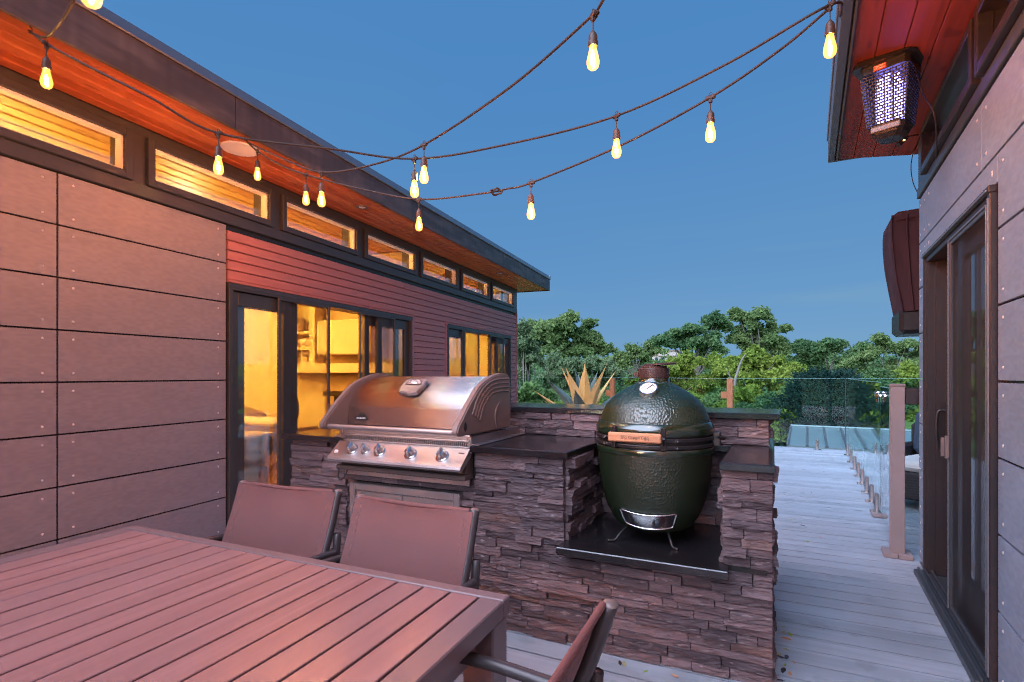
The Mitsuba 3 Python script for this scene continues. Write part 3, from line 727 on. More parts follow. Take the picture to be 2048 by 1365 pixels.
def stone_wall(F, x0, x1, z0, z1, visible=True, hole=None, prot=(.010, .030), lens=(.10, .36)):
    """Courses of split stone on the plane y = 0 of F, proud towards -y."""
    nrow = max(1, round((z1 - z0) / .0385))
    hs = rng.uniform(.72, 1.3, nrow); hs *= (z1 - z0) / hs.sum()
    z = z0
    for h in hs:
        x = x0 - rng.uniform(0, .02) * 0
        while x < x1 - .002:
            L = min(rng.uniform(*lens) * (1 if rng.random() < .8 else .45), x1 - x)
            if x1 - (x + L) < .05: L = x1 - x
            if hole and not (x + L < hole[0] or x >= hole[1] - 1e-6 or z + h < hole[2] + .005 or z > hole[3] - .005):
                if x < hole[0] - .05 and x + L > hole[0]: L = hole[0] - x
                elif x >= hole[0] - .051: x = hole[1]; continue
            if L < .012: x += max(L, .01); continue
            d = rng.uniform(*prot) if rng.random() > .12 else prot[1] * 1.25
            m = stone_mesh(L - .0010, h - .0009, d)
            mt_ = int(rng.choice(4, p=[.42, .27, .25, .06]))
            w = F(mv(m, (x, 0, z)))
            if visible and NST[0] < 298:
                part(isl, "stone", w, f"mat_stone_{mt_}"); NST[0] += 1
            else:
                stuff_stones[mt_].append(w)
            x += L
        z += h


ZS = CT - .034                          # underside of the slabs
core = [box(-1.80, -.03, .06, .62, 0, ZS), box(-.03, .845, .06, .62, 0, .452), box(.695, .845, .06, .90, 0, ZS), box(-.05, .72, .655, .70, 0, 1.04), box(-.70, .84, .70, .93, 0, 1.04), box(-1.80, -.7, .62, .66, 0, ZS)]
part(isl, "core", K(cat(core)), "mat_black")
FK = K.sub(0, .06)
stone_wall(FK, -.515, -.03, .452, ZS)                                              # right of the grill
stone_wall(FK, -.515, .865, .002, .452)                                            # below the shelf and to its left
stone_wall(FK, -1.815, -1.36, .40, ZS)                                             # left of the grill
stone_wall(FK, .675, .865, .48, ZS, lens=(.06, .16))                               # right pillar
stone_wall(K.sub(0, .625), -.75, .86, CT + .002, 1.05)                             # bar back over the counter
stone_wall(FK, -1.36, -.515, .40, .74, hole=(-1.30, -.59, .30, .655))              # below the grill
NF = Frame(*K.w(-.03, .06)[:2], 25 - 90)                                           # left cheek of the niche (faces +x)
stone_wall(NF, .0, .60, .482, ZS, prot=(.008, .04))
stone_wall(FK, -1.815, -.515, .002, .40, visible=False, hole=(-1.30, -.59, .0, .42))
stone_wall(K.sub(0, .655), -.03, .70, .482, ZS, visible=False)
RF = Frame(*K.w(.845, .06)[:2], 25 - 90)
stone_wall(RF, .0, .86, .002, ZS, visible=False, prot=(.006, .03), lens=(.05, .2))
PF = Frame(*K.w(.695, .06)[:2], 25 + 90)                                           # right cheek (faces -x)
stone_wall(PF, -.6, .0, .482, ZS, visible=False)
EF = Frame(*K.w(.84, .655)[:2], 25 - 90)
stone_wall(EF, 0, .30, CT, 1.05, visible=False)
LF = Frame(*K.w(-1.80, .06)[:2], 25 + 90)
stone_wall(LF, -.58, 0, .002, ZS, visible=False)
BF = Frame(*K.w(.845, .93)[:2], 25 + 180)
stone_wall(BF, 0, 1.5, .002, 1.05, visible=False)
for i, ms in stuff_stones.items():
    if ms: part(isl, "stone_cladding", cat(ms), f"mat_stone_{i}", kind="stuff", label="split stone courses on the niche and end faces")
def slab(poly, z0, z1, c=.004):
    p = Polygon(poly)
    top, mid = p.buffer(-c, join_style=2), p
    def rg(pp, z): return np.array([[x, y, z] for x, y in list(pp.exterior.coords)[:-1]])
    n = len(p.exterior.coords) - 1
    p = Polygon(list(p.exterior.coords)); 
    if not p.exterior.is_ccw: p = Polygon(list(p.exterior.coords)[::-1])
    top = p.buffer(-c, join_style=2)
    from shapely.geometry.polygon import orient
    p, top = orient(p), orient(top)
    a = rg(p, z0 + c); 
    b = rg(top, z1)
    r = [int(np.argmin(np.linalg.norm(b[:, :2] - q[:2], axis=1))) for q in a]
    b = b[r]; b0 = b.copy(); b0[:, 2] = z0
    a1 = a.copy(); a1[:, 2] = z1 - c
    v = np.vstack([b0, a, a1, b]); f = []
    for l in range(3):
        for i in range(n):
            q, w = l * n + i, l * n + (i + 1) % n
            f += [[q, w, w + n], [q, w + n, q + n]]
    vt, ft = trimesh.creation.triangulate_polygon(Polygon(b[:, :2]), engine="earcut")
    idx = np.array([int(np.argmin(np.linalg.norm(b[:, :2] - q, axis=1))) for q in vt])
    for t in ft:
        t = idx[t]
        if np.cross(b[t[1]] - b[t[0]], b[t[2]] - b[t[0]])[2] < 0: t = t[::-1]
        f.append(t + 3 * n); f.append(t[::-1])
    return v, np.array(f)
GX0, GX1 = -1.352, -.522                 # the grill's bay
part(isl, "countertop", K(slab([(-1.845, -.004), (GX0, -.004), (GX0, .60), (GX1, .60), (GX1, -.004), (0.0, 0.0), (.024, .50), (.03, .622), (-1.845, .622)], ZS, CT)), "mat_granite")
part(isl, "countertop", K(slab([(.665, 0.0), (.870, 0.0), (.892, .945), (.864, .945), (.864, .622), (.690, .622)], ZS, CT)), "mat_granite", label="narrow black granite top right of the egg shaped cooker")
part(isl, "countertop", K(slab([(.032, .56), (.688, .56), (.688, .622), (.032, .622)], ZS, CT)), "mat_granite")
part(isl, "shelf_slab", K(slab([(-.035, -.055), (.700, -.055), (.690, .65), (-.03, .65)], .445, .482)), "mat_granite", label="low black granite shelf under the egg shaped cooker")
part(isl, "bar_top", K(slab([(-.80, .585), (.905, .585), (.930, 1.02), (-.80, 1.02)], 1.05, 1.082)), "mat_granite", label="raised black granite bar top")
acc = part(isl, "access_door", K(cat([swz(ring(-.052, -.030, -1.310, -.584, -.04, .662, .040, .004), (1, 0, 2)) if False else cat([cbox(-1.310, -1.272, -.004, .055, -.0, .662, .004), cbox(-.622, -.584, -.004, .055, 0, .662, .004), cbox(-1.272, -.622, -.004, .055, .622, .662, .004), cbox(-1.272, -.622, -.004, .055, 0, .04, .004)])])), "mat_steel_plain")
for a, b in ((-1.270, -.9485), (-.9455, -.624)):
    part(acc, "door_leaf", K(cbox(a, b, .004, .03, .042, .620, .004)), "mat_steel_plain")
    xh = -.985 if b < -.9 else -.909
    part(acc, "handle", K(tube(spline([(xh, .004, .24), (xh, -.03, .25), (xh, -.03, .46), (xh, .004, .47)], 5), .007, 8)), "mat_chrome", smooth=True)

# ================================================================== GAS GRILL (built in)
gr = thing("gas_grill", "stainless steel built-in gas grill with a closed rounded lid and five knobs", "grill")
prof = spline([(.020, .992), (.026, 1.04), (.033, 1.095)], 4)[:-1].tolist() + spline([(.033, 1.095), (.050, 1.130), (.085, 1.176), (.135, 1.212), (.20, 1.240), (.29, 1.261), (.365, 1.266), (.412, 1.250), (.430, 1.20)], 5).tolist() + [(.432, .985)]
prof = np.array(prof)
A0, A1 = -1.346, -.536
na = 24
xs = np.linspace(A0, A1, na)
wob = 0.00018 * (meshkit.noise(np.stack(np.broadcast_arrays(prof[:, None, 1] * 14, xs[None] * 9, 0.0 * xs[None]), -1), 4) - .5)
vv = np.stack([np.broadcast_to(xs, (len(prof), na)), np.broadcast_to(prof[:, None, 0], (len(prof), na)) - wob * 2, np.broadcast_to(prof[:, None, 1], (len(prof), na)) + wob * 2], -1).reshape(-1, 3)
arc = np.concatenate([[0], np.cumsum(np.linalg.norm(np.diff(prof, axis=0), axis=1))])
uvl = np.stack([np.broadcast_to(xs, (len(prof), na)), np.broadcast_to(arc[:, None], (len(prof), na))], -1).reshape(-1, 2)
ff = []
for i in range(len(prof) - 1):
    for j in range(na - 1):
        a = i * na + j
        ff += [[a, a + 1, a + na + 1], [a, a + na + 1, a + na]]
lid = part(gr, "lid", K((vv, np.array(ff))), "mat_steel", smooth=True, uv=uvl)
sp = spline([(-.141, .976), (-.165, .992), (-.152, 1.026), (-.10, 1.076), (-.059, 1.116), (.007, 1.171), (.075, 1.219), (.171, 1.257), (.273, 1.280), (.368, 1.286), (.422, 1.267), (.440, 1.211)], 5).tolist() + [(.440, .99), (.425, .974)]
side = Polygon(sp)
for a0, a1 in ((-1.384, -1.347), (-.535, -.498)):
    core_ = extr(side, a1 - a0 - .012)
    rimp = extr(side.buffer(-.006), a1 - a0)
    m = cat([(core_[0] + [0, 0, .006], core_[1]), rimp])
    ck = part(lid, "side_cap", K(swz((m[0] + [0, 0, a0], m[1]), (2, 0, 1))), "mat_cast")
for k in range(4):                       # raised ribs and crescent on the right cap
    o = .030 + .026 * k
    pth = spline([(-.02 + .026 * k * 1.0, 1.075 - .012 * k), (.045 + .018 * k, 1.165 - .018 * k), (.14 + .012 * k, 1.225 - .020 * k), (.25, 1.250 - .0225 * k), (.405, 1.256 - .0235 * k)], 7)
    part(lid, "rib", K(tube(np.stack([np.full(len(pth), -.4975), pth[:, 0], pth[:, 1]], -1), .0055, 6)), "mat_cast", smooth=True)
pth = spline([(.255, .985), (.235, 1.03), (.245, 1.085), (.285, 1.12)], 7)
part(lid, "rib", K(tube(np.stack([np.full(len(pth), -.4975), pth[:, 0], pth[:, 1]], -1), .0055, 6)), "mat_cast", smooth=True)
for xx in (-.4985, -1.3495):
    part(lid, "bolt_hole_shade", K(mv(swz(lathe([(.0001, .0015), (.013, .0015), (.015, -.002)], 16), (2, 0, 1)), (xx, -.085, 1.018), (1, 1, 1.9)) if False else (lambda m: (m[0] * [1, 1, 1.7] + [xx, -.088, 1.02], m[1]))(swz(lathe([(.0001, .002), (.013, .002), (.015, -.002)], 16), (2, 0, 1)))), "mat_black")  # black discs stand in for the shade inside bolt holes
part(gr, "handle", K(tube([(-1.347, -.125, .992), (-.535, -.125, .992)], .0145, 16)), "mat_steel_plain", smooth=40)
# thermometer plate on the lid
def on_lid(s):                            # point and slope of the lid profile at arc length s
    i = min(max(int(np.searchsorted(arc, s)) - 1, 0), len(arc) - 2)
    q = (s - arc[i]) / (arc[i + 1] - arc[i])
    return prof[i] + q * (prof[i + 1] - prof[i]), (prof[i + 1] - prof[i]) / np.linalg.norm(prof[i + 1] - prof[i])
pc, pt = on_lid(.235)
def lidpt(m, x):                          # local (x, up the lid, outwards) to island coordinates
    v = m[0]
    nn = np.array([-pt[1], pt[0]])
    return np.stack([v[:, 0] + x, pc[0] + v[:, 1] * pt[0] + v[:, 2] * nn[0], pc[1] + v[:, 1] * pt[1] + v[:, 2] * nn[1]], -1), m[1]
plate = Polygon([(-.055, -.055), (.0, -.064), (.055, -.055), (.068, -.01), (.066, .045), (.055, .058), (-.055, .058), (-.066, .045), (-.068, -.01)]).buffer(.006)
tm = part(lid, "thermometer", K(lidpt(cat([mv(extr(plate, .018), (0, 0, .004)), mv(extr(plate.buffer(-.005), .023), (0, 0, .004))]), -.945)), "mat_steel_plain")
sect = Polygon([(.048 * math.cos(q), .048 * math.sin(q)) for q in np.linspace(.0, np.pi, 20)])
part(tm, "dial", K(lidpt(mv(extr(sect, .002), (0, .004, .0265)), -.945)), "mat_white")
part(tm, "dial_rim", K(lidpt(tube([(.048 * math.cos(q), .004 + .048 * math.sin(q), .029) for q in np.linspace(0, np.pi, 24)] + [(-.048, .004, .029), (.048, .004, .029)], .003, 6), -.945)), "mat_iron")
part(tm, "dial_marks", K(lidpt(cat([mv(rotm(box(.026, .042, -.002, .002, 0, .001), [0, 0, 1], d), (0, .004, .0287)) for d in range(12, 180, 13)] + [mv(rotm(box(0, .036, -.0022, .0022, 0, .0015), [0, 0, 1], 150), (0, .004, .0292))]), -.945)), "mat_iron")
ov = Polygon([(.045 * math.cos(q), .012 * math.sin(q)) for q in np.linspace(0, 2 * np.pi, 40)[:-1]]).union(Polygon([(.017 * math.cos(q), .010 + .017 * math.sin(q)) for q in np.linspace(0, 2 * np.pi, 30)[:-1]]))
def front(m, x, y, z): return (lambda q: (np.stack([q[0][:, 0] + x, y - q[0][:, 2], q[0][:, 1] + z], -1), q[1]))(m)
bdg = part(lid, "badge", K(front(extr(ov, .004), -1.243, .020, 1.030)), "mat_black")
tx = meshkit.text_mesh("NAPOLEON", .0085, .0012, True); tw = tx.bounds[1][0]
part(bdg, "lettering", K(front((np.array(tx.vertices) - [tw / 2, .0042, 0], np.array(tx.faces)), -1.243, .0165, 1.030)), "mat_white")
# body: hood base, vents, control panel
BX0, BX1 = -1.376, -.526
body = part(gr, "body", K(cat([cbox(BX0 + .012, BX1 - .012, .02, .58, .70, .968, .003), cbox(BX1 - .012, BX1 + .012, .0, .60, .875, .963, .003), cbox(BX0 - .012, BX0 + .012, .0, .60, .875, .963, .003), cbox(BX0, BX1, .005, .06, .938, .966, .004)])), "mat_steel_plain")
for x0_, x1_ in ((BX1 + .012, BX1 + .055), (BX0 - .055, BX0 - .012)): part(gr, "trim_flange", K(cbox(x0_, x1_, .0, .60, CT + .001, CT + .008, .002)), "mat_steel_plain")
part(gr, "vent_shade_strip", K(box(BX0 + .015, BX1 - .015, .006, .012, .902, .936)), "mat_black")  # black strip stands in for shade behind the vent bars
vb = [cbox(BX0, BX1, -.004, .010, .930, .940, .002), cbox(BX0, BX1, -.004, .010, .898, .908, .002)]
for i in range(69):
    x = BX0 + .008 + i * (BX1 - BX0 - .016) / 68
    vb.append(cbox(x - .0035, x + .0035, -.003, .006, .907, .931, .001))
part(gr, "vent_grille", K(cat(vb)), "mat_steel_plain")
pan = extr(Polygon([(-.002, .899), (-.098, .818), (-.103, .806), (-.098, .795), (-.085, .793), (.01, .86), (.01, .899)]), BX1 - BX0 + .012)
panel = part(gr, "control_panel", K(swz((pan[0] + [0, 0, BX0 - .006], pan[1]), (2, 0, 1))), "mat_steel_plain", smooth=20)
part(gr, "under_tray", K(cat([cbox(BX0 + .02, BX1 + .01, -.062, .02, .744, .770, .004), cbox(BX0 + .03, BX1 - .0, -.03, .03, .770, .86, .003)])), "mat_cast_dark")
part(gr, "gas_hose", K(tube(spline([(-1.352, -.04, .748), (-1.35, -.05, .70), (-1.325, -.055, .685), (-1.30, -.05, .71), (-1.295, -.03, .748)], 6), .004, 6)), "mat_cable", smooth=True)
pd = np.array([-.096, -.081]); pd /= np.linalg.norm(pd)
pn = np.array([pd[1], -pd[0]])
if pn[1] < 0: pn = -pn
def on_panel(m, x, s):                    # local (x, up the panel, outwards)
    v = m[0]
    c = np.array([-.050, .8585]) - pd * s
    return np.stack([v[:, 0] + x, c[0] - v[:, 1] * pd[0] + v[:, 2] * pn[0], c[1] - v[:, 1] * pd[1] + v[:, 2] * pn[1]], -1), m[1]
for x, s in ((-1.247, 1.0), (-1.153, .78), (-1.055, 1.0), (-.852, 1.0), (-.655, 1.0)):
    r = .0315 * s
    kb = part(panel, "knob", K(on_panel(lathe([(.0001, .034), (r * .62, .034), (r * .72, .030), (r * .78, .018), (r * .86, .012), (r * .86, .006), (r * 1.12, .005), (r * 1.16, .0)], 28), x, 0)), "mat_chrome", smooth=35)
    part(kb, "grip", K(on_panel(rotm(cbox(-.0065, .0065, -r * .80, r * .80, .020, .046, .004), [0, 0, 1], 8), x, 0)), "mat_chrome")
ig = part(panel, "igniter_button", K(on_panel(lathe([(.0001, .006), (.009, .006), (.012, .002), (.013, 0)], 20), -1.349, -.022)), "mat_white", smooth=35)
part(ig, "symbol", K(on_panel(cat([tube([(.005 * math.cos(q), .005 * math.sin(q), .0065) for q in np.linspace(.6, 5.6, 14)], .0009, 5), box(.001, .006, -.0055, -.004, .006, .0068)]), -1.349, -.022)), "mat_black")
part(panel, "model_badge", K(on_panel(cbox(-.572, -.540, .026, .034, .0, .0012, .0005), 0, 0)), "mat_iron")

# ================================================================== EGG SHAPED COOKER
EG = K.sub(.338, .34, 0, .0)
eg = thing("kamado_grill", "dark green egg shaped ceramic cooker standing in the granite niche", "grill")
def egl(pr_, nm, m_, n=72, sm=True, par=None):
    m, uv = lathe(pr_, n, True)
    return part(par or eg, nm, EG(m), m_, smooth=sm, uv=uv if sm is True else None)
base = spline([(.0001, .530), (.10, .530), (.155, .536), (.187, .556), (.220, .612), (.243, .672), (.262, .765), (.271, .850), (.275, .905)], 5)
egl(base, "base", "mat_egg_base")
egl([(.275, .905), (.279, .906), (.282, .912), (.282, .930), (.279, .936), (.270, .937)], "base_rim", "mat_egg_smooth", sm=40)
egl([(.268, .936), (.268, .998)], "gasket", "mat_black")
for z0, z1 in ((.941, .958), (.972, .990)):
    egl([(.268, z0), (.283, z0), (.285, z0 + .003), (.285, z1 - .003), (.283, z1), (.268, z1)], "band", "mat_black", sm=30)
egl([(.268, .996), (.280, .997), (.284, 1.002), (.284, 1.024), (.282, 1.030), (.270, 1.050), (.262, 1.053)], "dome_rim", "mat_egg_smooth", sm=40)
dome = spline([(.264, 1.052), (.255, 1.082), (.238, 1.122), (.206, 1.160), (.168, 1.190), (.128, 1.214), (.092, 1.232), (.079, 1.243)], 6)
egl(dome, "dome", "mat_egg")
egl([(.080, 1.240), (.073, 1.250), (.072, 1.264)], "neck", "mat_egg_smooth", sm=True)
cap = egl([(.0001, 1.322), (.060, 1.322), (.064, 1.318), (.064, 1.312), (.072, 1.310), (.0755, 1.305), (.0755, 1.265), (.073, 1.260), (.060, 1.259)], "chimney_cap", "mat_iron", 40, 35)
lidc = mv(lathe([(.0001, .010), (.066, .010), (.072, .006), (.072, .0), (.0001, .0)], 32), (.028, .0, 0), (1.12, .9, 1))
part(cap, "damper_disc", EG(mv(rotm(lidc, [0, 1, 0], -3), (0, 0, 1.323))), "mat_iron", smooth=35)
part(cap, "damper_tab", EG(cbox(-.100, -.072, -.02, .0, 1.262, 1.292, .004)), "mat_iron")
# thermometer
tn = np.array([-.02, -.66, .75]); tn /= np.linalg.norm(tn)
tu = np.cross([1.0, 0, 0], tn); tu = np.array([0, .75, .66]); tu -= (tu @ tn) * tn; tu /= np.linalg.norm(tu)
tr = np.cross(tu, tn)
tc = np.array([.003, -.150, 1.200])
def egt(m): return EG((tc + m[0][:, :1] * tr + m[0][:, 1:2] * tu + m[0][:, 2:] * tn, m[1]))
th = part(eg, "thermometer", egt(lathe([(.0001, .018), (.037, .018), (.039, .022), (.043, .022), (.045, .018), (.045, .004), (.040, -.002)], 36)), "mat_chrome", smooth=35)
part(th, "dial", egt(lathe([(.0001, .0192), (.0375, .0192)], 30)), "mat_white")
mk = [mv(rotm(box(.026, .034, -.0008, .0008, 0, .0006), [0, 0, 1], d), (0, 0, .0196)) for d in range(-50, 240, 18)]
mk += [tube([(.023 * math.cos(q), .023 * math.sin(q), .0197) for q in np.linspace(-.8, 4.0, 24)], .0007, 5), mv(rotm(box(-.012, .030, -.0016, .0016, 0, .0012), [0, 0, 1], 50), (0, 0, .0204))]
part(th, "dial_marks", egt(cat(mk)), "mat_black")
# hinge hardware, handle
for q in (-118, -72):
    hw = []
    c_, s_ = math.cos(math.radians(q)), math.sin(math.radians(q))
    hw.append(mv(rotm(cbox(.278, .300, -.011, .011, .938, 1.040, .003), [0, 0, 1], q), (0, 0, 0)))
    hw.append(tube([(.30 * c_, .30 * s_, .965), (.345 * c_ * .96, -.345, 1.0)], .005, 6))
    part(eg, "bracket", EG(cat(hw)), "mat_black")
bt = []
for q in (-118, -72, -60, -132):
    for z in (.950, .981):
        bt.append(mv(rotm(mv(swz(lathe([(.0001, .010), (.004, .010), (.006, .006), (.006, 0)], 8), (2, 0, 1)), (.286, 0, 0)), [0, 0, 1], q), (0, 0, z)))
part(eg, "bolt", EG(cat(bt)), "mat_chrome", smooth=35, kind="stuff")
hd = part(eg, "handle", EG(rotm(cbox(-.142, .092, -.352, -.332, .978, 1.020, .005), [0, 0, 1], 0)), "mat_handle_wood")
tx = meshkit.text_mesh("Big Green Egg", .0135, .0008); tw = tx.bounds[1][0]
part(hd, "lettering", EG((lambda m: (np.stack([m[0][:, 0] - .022, -.3522 - m[0][:, 2], m[0][:, 1] + .9935], -1), m[1]))((np.array(tx.vertices) - [tw / 2, 0, 0], np.array(tx.faces)))), "mat_iron")
part(eg, "hinge", EG(cat([cbox(.275, .312, -.03, .03, .94, 1.005, .004), tube([(.30, -.04, .985), (.325, 0, .975), (.30, .04, .985)], .008, 6), cbox(-.05, .05, .27, .34, .90, 1.06, .005)])), "mat_black")
# draft door and feet
dd = []
for zi in range(6):
    z = .560 + zi * .0145
    rr = np.interp(z, base[8:, 1], base[8:, 0]) + .008
    dd.append([(rr * math.cos(q), rr * math.sin(q), z + .010 * (abs(q + 1.53) / .55) ** 2) for q in np.linspace(-2.10, -.96, 22)])
dd = np.array(dd)
v = dd.reshape(-1, 3); f = []
for i in range(5):
    for j in range(21):
        a = i * 22 + j
        f += [[a, a + 1, a + 23], [a, a + 23, a + 22]]
dk_ = part(eg, "draft_door", EG((v, np.array(f))), "mat_chrome", smooth=True)
part(dk_, "rim", EG(cat([tube(dd[0], .0045, 6), tube(dd[5], .0045, 6), tube(dd[:, 0], .004, 6), tube(dd[:, -1], .004, 6)])), "mat_chrome", smooth=True)
part(dk_, "knob", EG(mv(rotm(cbox(.205, .228, -.006, .006, .575, .612, .003), [0, 0, 1], -80), (0, 0, 0))), "mat_black")
for (x, y_) in ((-.150, -.200), (.122, -.195), (-.14, .19), (.14, .19)):
    s_ = 1 if x > 0 else -1
    sg = -1 if y_ < 0 else 1
    part(eg, "foot", EG(cat([tube(spline([(x * .68, y_ * .62, .545), (x * .86, y_ * .88, .515), (x * .98, y_ * 1.0, .490), (x * 1.15, y_ * 1.06, .4865)], 5), [.008] * 15 + [.007], 8) if False else tube(spline([(x * .68, y_ * .62, .545), (x * .86, y_ * .88, .515), (x * .98, y_ * 1.0, .4905), (x * 1.18, y_ * 1.08, .4885)], 5), .0065, 8)])), "mat_black", smooth=True)

# ================================================================== DINING TABLE AND CHAIRS
TB = Frame(-.005, 1.294, 24.0)             # far right corner; x to the right, y away from the camera
tb = thing("dining_table", "large square brown slatted dining table in the foreground", "table")
TW, TL, TH = 1.475, 2.05, .74
BR = .036
part(tb, "table_frame", TB(cat([cbox(-TW, 0, -BR, 0, TH - .045, TH, .003), cbox(-TW, 0, -TL, -TL + BR, TH - .045, TH, .003), cbox(-.062, 0, -TL + BR, -BR, TH - .045, TH - .0005, .003), cbox(-TW, -TW + .062, -TL + BR, -BR, TH - .045, TH - .0005, .003)])), "mat_table_frame")
part(tb, "apron", TB(cat([box(-TW + .05, -.05, -.07, -.05, TH - .125, TH - .046), box(-TW + .05, -.05, -TL + .05, -TL + .07, TH - .125, TH - .046), box(-.07, -.05, -TL + .07, -.07, TH - .125, TH - .046), box(-TW + .05, -TW + .07, -TL + .07, -.07, TH - .125, TH - .046), box(-TW + .07, -.07, -.9, -.86, TH - .10, TH - .03)])), "mat_table_frame")
ns = 17
sw = (TW - .124 - .004) / ns
for i in range(ns):
    x = -TW + .062 + .004 + i * sw
    part(tb, "slat", TB(cat([cbox(x + .0005, x + sw - .0062, -TL + BR + .004, -BR - .004, TH - .0075, TH - .001 + rng.uniform(-.0008, .0004), .0016), box(x + .011, x + sw - .017, -TL + BR + .004, -BR - .004, TH - .030, TH - .0074)])), "mat_table")
for x, y_ in ((-.085, -.085), (-TW + .005, -.085), (-.085, -TL + .005), (-TW + .005, -TL + .005)):
    part(tb, "leg", TB(cbox(x, x + .080, y_, y_ + .080, 0.0, TH - .046, .004)), "mat_table_frame")


def sling_chair(F, label):
    """x across, the sitter faces -y; the back top stands near the origin."""
    k = thing("sling_chair", label, "chair", None)
    w = .232
    curve = [(.0, .845), (-.035, .74), (-.085, .62), (-.135, .52), (-.165, .455)]
    for s in (-1, 1):
        back = spline([(s * w, y_, z) for y_, z in curve], 5)
        part(k, "back_post", F(tube(back, .0165, 10)), "mat_chair_tube", smooth=True)
        part(k, "post_cap", F(mv(lathe([(.0001, .008), (.011, .006), (.0165, .0), (.0165, -.004)], 12), (s * w, .001, .846))), "mat_cast", smooth=True)
        part(k, "arm", F(cat([tube(spline([(s * (w + .03), -.06, .64), (s * (w + .035), -.30, .655), (s * (w + .03), -.50, .64), (s * (w + .02), -.53, .58)], 5), .0145, 10)])), "mat_chair_tube", smooth=True)
        part(k, "leg", F(tube(spline([(s * (w + .02), -.53, .60), (s * (w + .02), -.545, .30), (s * (w + .02), -.56, .002)], 4), .015, 8)), "mat_chair_tube", smooth=True)
        part(k, "leg", F(tube(spline([(s * (w + .022), -.03, .70), (s * (w + .022), -.045, .45), (s * (w + .022), .02, .002)], 5), .014, 8)), "mat_chair_tube", smooth=True)
        part(k, "seat_rail", F(tube([(s * w, -.165, .455), (s * w, -.56, .445)], .015, 8)), "mat_chair_tube", smooth=True)
    part(k, "crossbar", F(cat([tube([(-w, -.56, .445), (w, -.56, .445)], .014, 8), tube([(-w, -.165, .45), (w, -.165, .45)], .012, 8), tube([(-w, -.03, .838), (w, -.03, .838)], .006, 6) if False else tube([(-w, -.166, .42), (w, -.166, .42)], .01, 6)])), "mat_chair_tube", smooth=True)
    bc = spline([(y_, z) for y_, z in curve + [(-.20, .446), (-.30, .437), (-.42, .440), (-.555, .452)]], 4)
    nx = 11
    xs = np.linspace(-w - .004, w + .004, nx)
    sag = 1 - (xs / w) ** 2
    g = np.array([[[x, y_ + (.012 if z > .5 else 0) * sg * (1 if z < .82 else .3) - .019 * (z > .47), z - (.015 * sg if z <= .5 else 0) + (.017 if z <= .47 else 0)] for x, sg in zip(xs, sag)] for y_, z in bc])
    v = g.reshape(-1, 3)
    f = []
    for i in range(len(bc) - 1):
        for j in range(nx - 1):
            a = i * nx + j
            f += [[a, a + nx, a + nx + 1], [a, a + nx + 1, a + 1]]
    f = np.array(f)
    v2 = np.vstack([v, v + [0, .004, -.0015]])
    n_ = len(v)
    e = [(i, i + 1) for i in range(nx - 1)] + [((len(bc) - 1) * nx + i + 1, (len(bc) - 1) * nx + i) for i in range(nx - 1)] + [((i + 1) * nx, i * nx) for i in range(len(bc) - 1)] + [(i * nx + nx - 1, (i + 1) * nx + nx - 1) for i in range(len(bc) - 1)]
    f2 = np.vstack([f[:, ::-1], f + n_, [[a, b, b + n_] for a, b in e], [[a, b + n_, a + n_] for a, b in e]])
    sl = part(k, "sling", F((v2, f2)), "mat_sling", smooth=40)
    st = []
    for s in (-1, 1):
        for off in (.016, .026):
            x = s * (w - off)
            for i in range(46):
                q = i / 45 * 15
                a = int(q); t_ = q - a
                y_, z = bc[min(a, len(bc) - 1)] * (1 - t_) + bc[min(a + 1, len(bc) - 1)] * t_
                st.append(mv(box(-.0007, .0007, -.0012, .0, -.0016, .0016), (x, y_ - .0195 + .003, z)))
    part(sl, "stitching", F(cat(st)), "mat_rivet" if False else "mat_cast", kind="stuff")
    part(sl, "top_hem", F(tube([(-w + .012, -.010, .846), (0, -.012, .843), (w - .012, -.010, .846)], .0075, 8)), "mat_sling", smooth=True)
    return k


def chair_at(u0, v0, u1, v1, label, z=.846, dyaw=0):
    Y0, Y1 = (EYE - z) * FPX / (v0 - HOR), (EYE - z) * FPX / (v1 - HOR)
    a, b = P(u0, v0, Y0), P(u1, v1, Y1)
    c = (a + b) / 2
    d = b - a
    yaw = -math.degrees(math.atan2(d[1], d[0])) + dyaw
    return sling_chair(Frame(c[0], c[1], yaw), label)
chair_at(497, 966, 664, 982, "brown sling chair behind the table, nearest the sliding door", dyaw=0)
chair_at(727, 994, 940, 1020, "brown sling chair behind the table, in front of the steel access door", dyaw=0)
tp = P(1219, 1200, (EYE - .85) * FPX / (1203 - HOR))
ang = 24 + 90
cf = Frame(0, 0, ang)
o = tp - cf.er * (-.232)
sling_chair(Frame(o[0], o[1], ang), "sling chair pulled up to the right side of the table, seen from its post")
# fourth chair, far left side of the table (a sliver of it shows at the picture's left edge)
lf = TB.w(-TW - .30, -.62)
sling_chair(Frame(lf[0], lf[1], 24 - 90), "sling chair at the left end of the table by the panelled wall")

